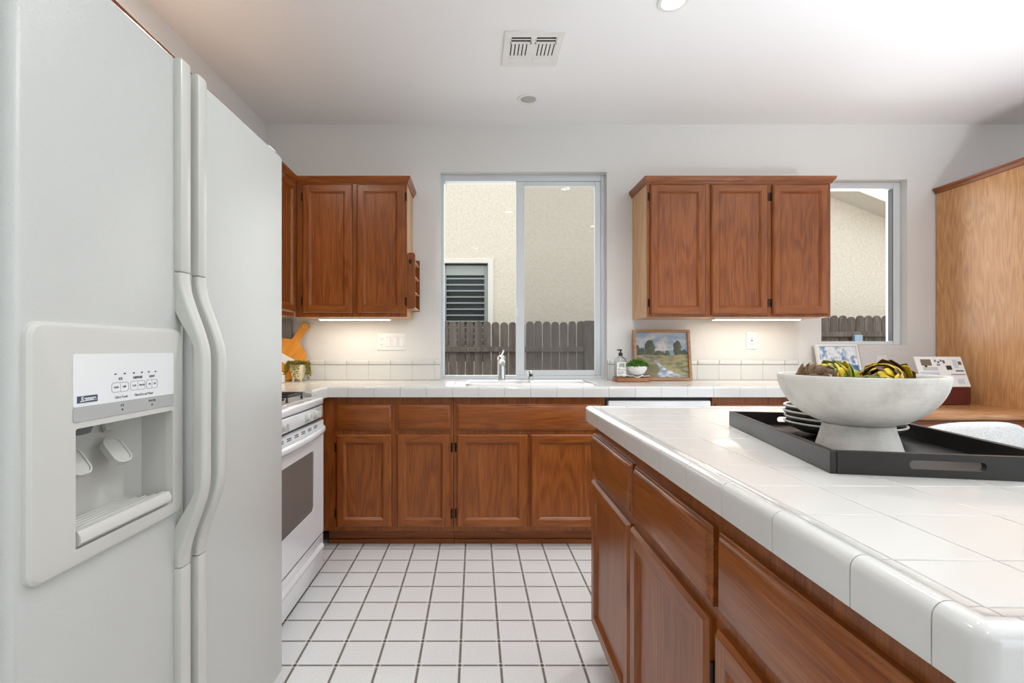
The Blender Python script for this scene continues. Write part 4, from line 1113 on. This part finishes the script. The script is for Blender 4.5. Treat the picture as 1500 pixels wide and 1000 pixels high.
# soap bottle
sp_ = thing('soap_bottle', 'clear glass soap pump bottle with a white label and black pump', 'bottle', ((909-696)*3.30/729, 3.300, ZC+.0304))
bm = nb()
bridge([[bm.verts.new((a, b_, z)) for a, b_ in rrect(-w, w, -d, d, r_, 4)] for w, d, r_, z in ((.034, .024, .010, 0), (.036, .026, .011, .003), (.036, .026, .011, .108), (.033, .023, .012, .118), (.022, .018, .012, .127), (.012, .012, .0115, .132), (.012, .012, .0115, .140))])
obj('bottle_body', bm, bottleg, sp_)
bm = nb()
bridge([[bm.verts.new((a, b_, z)) for a, b_ in rrect(-w, w, -d, d, r_, 4)] for w, d, r_, z in ((.001, .001, .0005, .0031), (.0335, .0235, .009, .0032), (.0335, .0235, .009, .096), (.001, .001, .0005, .0962))])
obj('soap', bm, plain('clear_soap', srgb(214, 222, 218), .2), sp_)
bm = nb(); box(bm, -.031, .031, -.0268, -.0262, .006, .097); lb = obj('label', bm, paper, sp_)
bm = nb()
def ft(s, size, x, z, y=-.0270, **k_): text_bm(bm, s, size, Matrix.Translation((x, y, z)) @ FRONT, **k_)
ft('UNDER', .0135, 0, .083, bold=.0005, squeeze=.85); ft('STRESS', .0135, 0, .070, bold=.0005, squeeze=.9)
for z, w in ((.052, .010), (.044, .026), (.032, .02), (.025, .024), (.018, .016)): box(bm, -.026, -.026+w*1.9, -.0270, -.0268, z, z+.0022)
obj('lettering', bm, ink, lb)
bm = nb(); lathe(bm, [(0, .138), (.0135, .138), (.0135, .156), (.011, .160), (.005, .161), (.005, .176), (0, .176)], n=20); box(bm, -.020, .010, -.006, .006, .174, .182, .002); tube(bm, [(-.016, 0, .178), (-.024, 0, .175)], .003, 8)
obj('pump', bm, black, sp_)
bm = nb(); tube(bm, [(0, 0, .137), (0, 0, .100)], .0025, 6); obj('dip_tube', bm, paper, sp_)
# small plant
lp = thing('potted_plant', 'little leafy green plant in a white round bowl on the wooden board', 'plant', ((933-696)*3.27/729, 3.262, ZC+.0460))
bm = nb(); lathe(bm, [(0, 0), (.030, 0), (.046, .012), (.060, .034), (.064, .056), (.061, .057), (.056, .045), (0, .044)], n=40); obj('pot', bm, porcelain, lp)
bm = nb()
for j in range(520):
    a = rnd.uniform(0, 6.283); ph = rnd.uniform(0, 1.5); rr2 = .068*rnd.uniform(.75, 1)
    p_ = Vector((rr2*math.cos(a)*math.cos(ph), rr2*.9*math.sin(a)*math.cos(ph), .052+.036*math.sin(ph)*rnd.uniform(.75, 1.15)))
    leaf(bm, p_, Vector((p_.x, p_.y, .03))*1+Vector((rnd.uniform(-.03, .03), rnd.uniform(-.03, .03), rnd.uniform(-.03, .03))), .015, .0065)
lathe(bm, [(0, .045), (.058, .05), (.052, .070), (.03, .082), (0, .085)], n=20)
obj('foliage', bm, leafg, lp)

# colour-attribute painting surfaces
def painted(name, W_, H_, nx, nz, fn, par, y):
    m_ = bpy.data.materials.new(name); m_.use_nodes = True; nt_ = m_.node_tree; p_ = nt_.nodes['Principled BSDF']
    at = nt_.nodes.new('ShaderNodeVertexColor'); at.layer_name = 'paint'; nt_.links.new(at.outputs[0], p_.inputs['Base Color']); p_.inputs['Roughness'].default_value = .4
    bm = nb(); V = [[bm.verts.new((-W_/2+W_*i/nx, y, H_*j/nz)) for j in range(nz+1)] for i in range(nx+1)]
    for i in range(nx):
        for j in range(nz): bm.faces.new([V[i][j], V[i+1][j], V[i+1][j+1], V[i][j+1]])
    bm.verts.ensure_lookup_table()
    me = bpy.data.meshes.new(name); bm.to_mesh(me); bm.free()
    ca = me.color_attributes.new('paint', 'FLOAT_COLOR', 'POINT')
    for v_ in me.vertices:
        u, w = (v_.co.x+W_/2)/W_, v_.co.z/H_
        c = fn(u, w); ca.data[v_.index].color = srgb(*c)
    return link(name, me, m_, par), m_
def nz_(x, y, s=1): return mnoise.noise(Vector((x*s, y*s, s*.37)))
def mixc(a, b_, t): t = max(0, min(1, t)); return tuple(p_+(q-p_)*t for p_, q in zip(a, b_))
def landscape(u, v):
    n1_ = nz_(u, v*1.8, 5); n2_ = nz_(u+3, v, 22)
    c = mixc((132, 156, 176), (200, 192, 188), .5+1.3*n1_)
    c = mixc(c, (150, 170, 190), max(0, (v-.8)*2))
    hz = .50
    if v < .66+.05*n2_: 
        d = .5+.5*nz_(u, v, 3)
        if v < .60+.03*nz_(u, 0, 9): c = mixc(c, (116, 138, 148), .8)
    for cx, w, h in ((.27, .10, .83), (.80, .075, .82), (.03, .07, .72), (.12, .09, .66), (.45, .12, .60), (.93, .08, .62), (.6, .06, .60)):
        e_ = abs(u-cx)/w+.35*nz_(u*1.5, v*1.5, 14)
        if e_ < 1 and v < h-.10*e_*e_ and v > .44: c = mixc((52, 66, 58), (96, 92, 58), .5+1.4*n2_+.5*(u-cx)/w)
    if v < hz+.02*n1_:
        c = mixc((98, 108, 78), (158, 146, 96), .5+1.1*nz_(u, v*3, 7)+.3*(u-.5))
        c = mixc(c, (168, 144, 122), max(0, nz_(u*1, v*2.4, 9)*1.4))
        if u < .42 and v < .3: c = mixc(c, (104, 92, 62), .55)
        q = max(0, .36-v)/.36
        cen = .36+.05*math.sin(q*5)+.42*q**1.6; wd = .018+.30*q**2.2+.03*nz_(u, v, 12)
        e_ = abs(u-cen)/max(.004, wd)
        if v < .37 and v > .03 and e_ < 1.15: c = mixc(c, mixc((128, 146, 168), (204, 208, 214), .5+1.3*nz_(u, v*3, 9)), min(1, (1.15-e_)*4))
    return mixc(c, (60, 60, 60), max(0, n2_)*.25)
pf = thing('framed_painting', 'landscape painting of trees and a river in a thin wooden frame on the counter', 'painting', ((968-696)*3.40/729, 3.355, ZC+.0022), rot=(R(-7.5), 0, R(0)))
PW, PH = .385, .345
bm = nb(); ringplate(bm, [(-PW/2, 0), (PW/2, 0), (PW/2, PH), (-PW/2, PH)], [(-PW/2+.017, .017), (PW/2-.017, .017), (PW/2-.017, PH-.017), (-PW/2+.017, PH-.017)], -.012, .014); obj('frame', bm, picfr, pf)
o, _ = painted('canvas', PW-.032, PH-.032, 110, 96, landscape, pf, -.001); o.location.z = .016
obj('backing', B(-PW/2+.015, PW/2-.015, .0, .008, .015, PH-.015), walnut, pf)

# framed blue print standing on the desk
def blue(u, v):
    c = mixc((70, 112, 168), (210, 226, 240), .5+1.6*nz_(u*1.2, v, 4))
    if v > .62+.1*nz_(u, v, 6): c = mixc(c, (240, 244, 246), .75+.9*nz_(u, v, 18))
    if v < .45 and abs(u-.62)+.8*abs(v-.35) < .26: c = mixc((120, 124, 140), (170, 150, 140), .5+nz_(u, v, 11))
    if v < .42 and u < .38: c = mixc((70, 100, 130), (130, 160, 170), .5+1.5*nz_(u, v, 14))
    return c
bf = thing('framed_print', 'blue and white print in a pale frame leaning on the wall behind the bowl', 'picture', (2.476, 3.325, .7855), rot=(R(-14), 0, R(0)))
PW2, PH2 = .285, .392
bm = nb(); ringplate(bm, [(-PW2/2, 0), (PW2/2, 0), (PW2/2, PH2), (-PW2/2, PH2)], [(-PW2/2+.014, .014), (PW2/2-.014, .014), (PW2/2-.014, PH2-.014), (-PW2/2+.014, PH2-.014)], -.010, .012); obj('frame', bm, white_trim, bf)
o, _ = painted('print', PW2-.026, PH2-.026, 60, 80, blue, bf, -.002); o.location.z = .013
obj('backing', B(-PW2/2+.012, PW2/2-.012, .0, .006, .012, PH2-.012), white_trim, bf)
obj('side_edge', B(PW2/2+.0002, PW2/2+.003, -.010, .012, 0, PH2), walnut, bf)

# flyer stand on the desk
fs = thing('box_stand', 'dark red box with a slanted lid holding the flyer board on the desk', 'box', (2.975, 3.16, .7855))
obj('box_body', B(-.13, .135, -.04, .14, 0, .112, .004), bricky, fs)
fl = thing('flyer_board', 'white flyer board with small photos and plans propped on the dark red box', 'flyer', (2.965, 3.125, .8985), rot=(R(-20), 0, 0))
obj('board', B(-.150, .150, 0, .006, 0, .200, .001), paper, fl)
bm = nb()
def pr_(x0, x1, z0, z1, mt): box(bm, x0, x1, -.0012, -.0002, z0, z1, mat=mt)
pr_(-.118, -.052, .140, .182, 0); pr_(-.100, -.085, .130, .140, 2)
for i in range(4): pr_(-.03+.018*i, -.018+.018*i, .165-.01*(i % 2), .180-.01*(i % 2), 1)
pr_(-.02, .0, .140, .150, 1); pr_(.035, .068, .112, .140, 2); pr_(.022, .034, .156, .176, 1); pr_(.118, .138, .145, .168, 0); pr_(.088, .138, .100, .110, 1); pr_(.05, .140, .078, .083, 1); pr_(.08, .12, .02, .05, 4)
for z in (.118, .110, .126): pr_(-.115, -.02, z, z+.0025, 3)
pr_(.085, .112, .125, .180, 4); pr_(-.145, -.02, .07, .098, 4)
obj('printing', bm, [plain('photo_brown', srgb(120, 106, 88), .5), plain('photo_blue_grey', srgb(116, 124, 140), .5), ink, inkg, plain('pale_blue_panel', srgb(206, 216, 228), .5)], fl)
wx = thing('card_box', 'small white box with a dark cap standing on the desk by the outlet', 'box', (2.86, 3.36, .7855))
obj('body', B(-.045, .040, -.02, .02, 0, .228, .002), paper, wx); obj('cap', B(-.070, -.046, -.02, .02, .0, .262, .002), black, wx)

# ------------------------------------------------------------------ ceiling fittings
vt = thing('ceiling_vent', 'white square air vent with angled louvres in the ceiling', 'vent', (.294, 2.580, CEIL))
vh = .148
bm = nb(); ringplate(bm, rrect(-vh, vh, -vh, vh, .004, 3), rrect(-vh+.030, vh-.030, -vh+.028, vh-.028, .003, 3), -.007, 0, axis='z'); obj('frame', bm, ventm, vt)
obj('dark_duct', B(-vh+.028, vh-.028, -vh+.026, vh-.026, -.0022, -.0002), ventd, vt)
bm = nb()
box(bm, -.008, .008, -vh+.028, vh-.028, -.007, -.002)
for sx in (-1, 1):
    xa_, xb_ = (.008, vh-.030) if sx > 0 else (-vh+.030, -.008)
    for y0_, y1_ in ((-.120, -.106), (-.0895, -.0835), (-.067, -.051), (.051, .120)): box(bm, xa_, xb_, y0_, y1_, -.0065, -.003)
    box(bm, xa_, xa_+.006, -.106, .051, -.0065, -.003); box(bm, xb_-.006, xb_, -.106, .051, -.0065, -.003)
    box(bm, xa_+.004, xb_-.004, .072, .100, -.0085, -.006, .001)
    nL = 5; w_ = (xb_-xa_-.012)/nL
    for i in range(nL):
        x = xa_+.006+w_*i
        o_ = .0 if sx < 0 else .006
        box(bm, x+.006-o_, x+w_-o_, -.052, .052, -.0065, -.004)
obj('louvres', bm, ventm, vt)
def can(label, x, y, lit, pw=0, col=(.985, .985, 1), cone=125):
    r = thing('recessed_light', label, 'ceiling light', (x, y, CEIL))
    bm = nb(); lathe(bm, [(.047, -.001), (.050, -.006), (.066, -.005), (.069, -.0005), (.047, -.0005)], n=40); obj('trim_ring', bm, white_trim, r)
    bm = nb(); lathe(bm, [(0, -.004), (.044, -.003), (.047, -.0012), (.047, -.0006), (0, -.0006)], n=32); obj('lens', bm, lampglow if lit else lampoff, r)
    if lit:
        l = bpy.data.lights.new('lamp', 'SPOT'); l.energy = pw; l.spot_size = R(cone); l.spot_blend = .6; l.shadow_soft_size = .045; l.color = col
        lo = bpy.data.objects.new('lamp', l); C.objects.link(lo); lo.location = (0, 0, -.03); lo.parent = r
can('unlit round recessed ceiling light nearest the sink window', .33, 3.10, False)
can('lit recessed ceiling light at the top edge of the view', .885, 2.225, True, 25)
can('added unseen recessed ceiling light above the floor before the refrigerator', .38, 1.45, True, 25)  # unseen, added to light the floor and bounce onto the ceiling
can('added unseen recessed ceiling light above the near right end of the island', 1.5, .75, True, 13)  # unseen, added for light around the island
can('added unseen warm recessed ceiling light above the end of the left wall cabinets', -1.02, 1.98, True, 17, (1, .93, .84), 168)  # put in out of view to brighten the upper left wall
can('added unseen recessed ceiling light over the open floor behind the camera', .0, -.60, True, 16)  # added behind the camera for general room light
can('added unseen recessed ceiling light behind the camera on the dining side', 2.6, -.60, True, 16)  # second added rear light, also unseen
can('added recessed ceiling light above the chair at the desk, just out of view', 2.25, 1.80, True, 22)  # added beyond the frame to brighten the tall cabinet side
# bowl uplights added out of view to brighten the ceiling
def uplight(label, x, y, pw):
    r = thing('added_uplight', label, 'lamp', (x, y, 0))
    bm = nb(); lathe(bm, [(0, 0), (.13, 0), (.13, .012), (.02, .03), (0, .03)], n=32); obj('base', bm, bronze, r)
    bm = nb(); tube(bm, [(0, 0, .03), (0, 0, 1.02)], .012, 12); obj('pole', bm, bronze, r)
    bm = nb(); lathe(bm, [(0, 1.02), (.06, 1.03), (.15, 1.08), (.19, 1.14), (.185, 1.14), (.145, 1.09), (.05, 1.045), (0, 1.04)], n=40); obj('lamp_shade', bm, porcelain, r)
    l = bpy.data.lights.new('lamp', 'SPOT'); l.energy = pw; l.spot_size = R(142); l.spot_blend = .5; l.shadow_soft_size = .12; l.color = (.98, .99, 1.02)
    lo = bpy.data.objects.new('lamp', l); C.objects.link(lo); lo.location = (0, 0, 1.2); lo.rotation_euler = (R(180), 0, 0); lo.parent = r
uplight('added bowl uplight, unseen behind the camera, brightening the ceiling', .6, -.9, 105)
uplight('added bowl uplight, unseen to the right of the island, brightening the ceiling', 2.5, 1.1, 100)
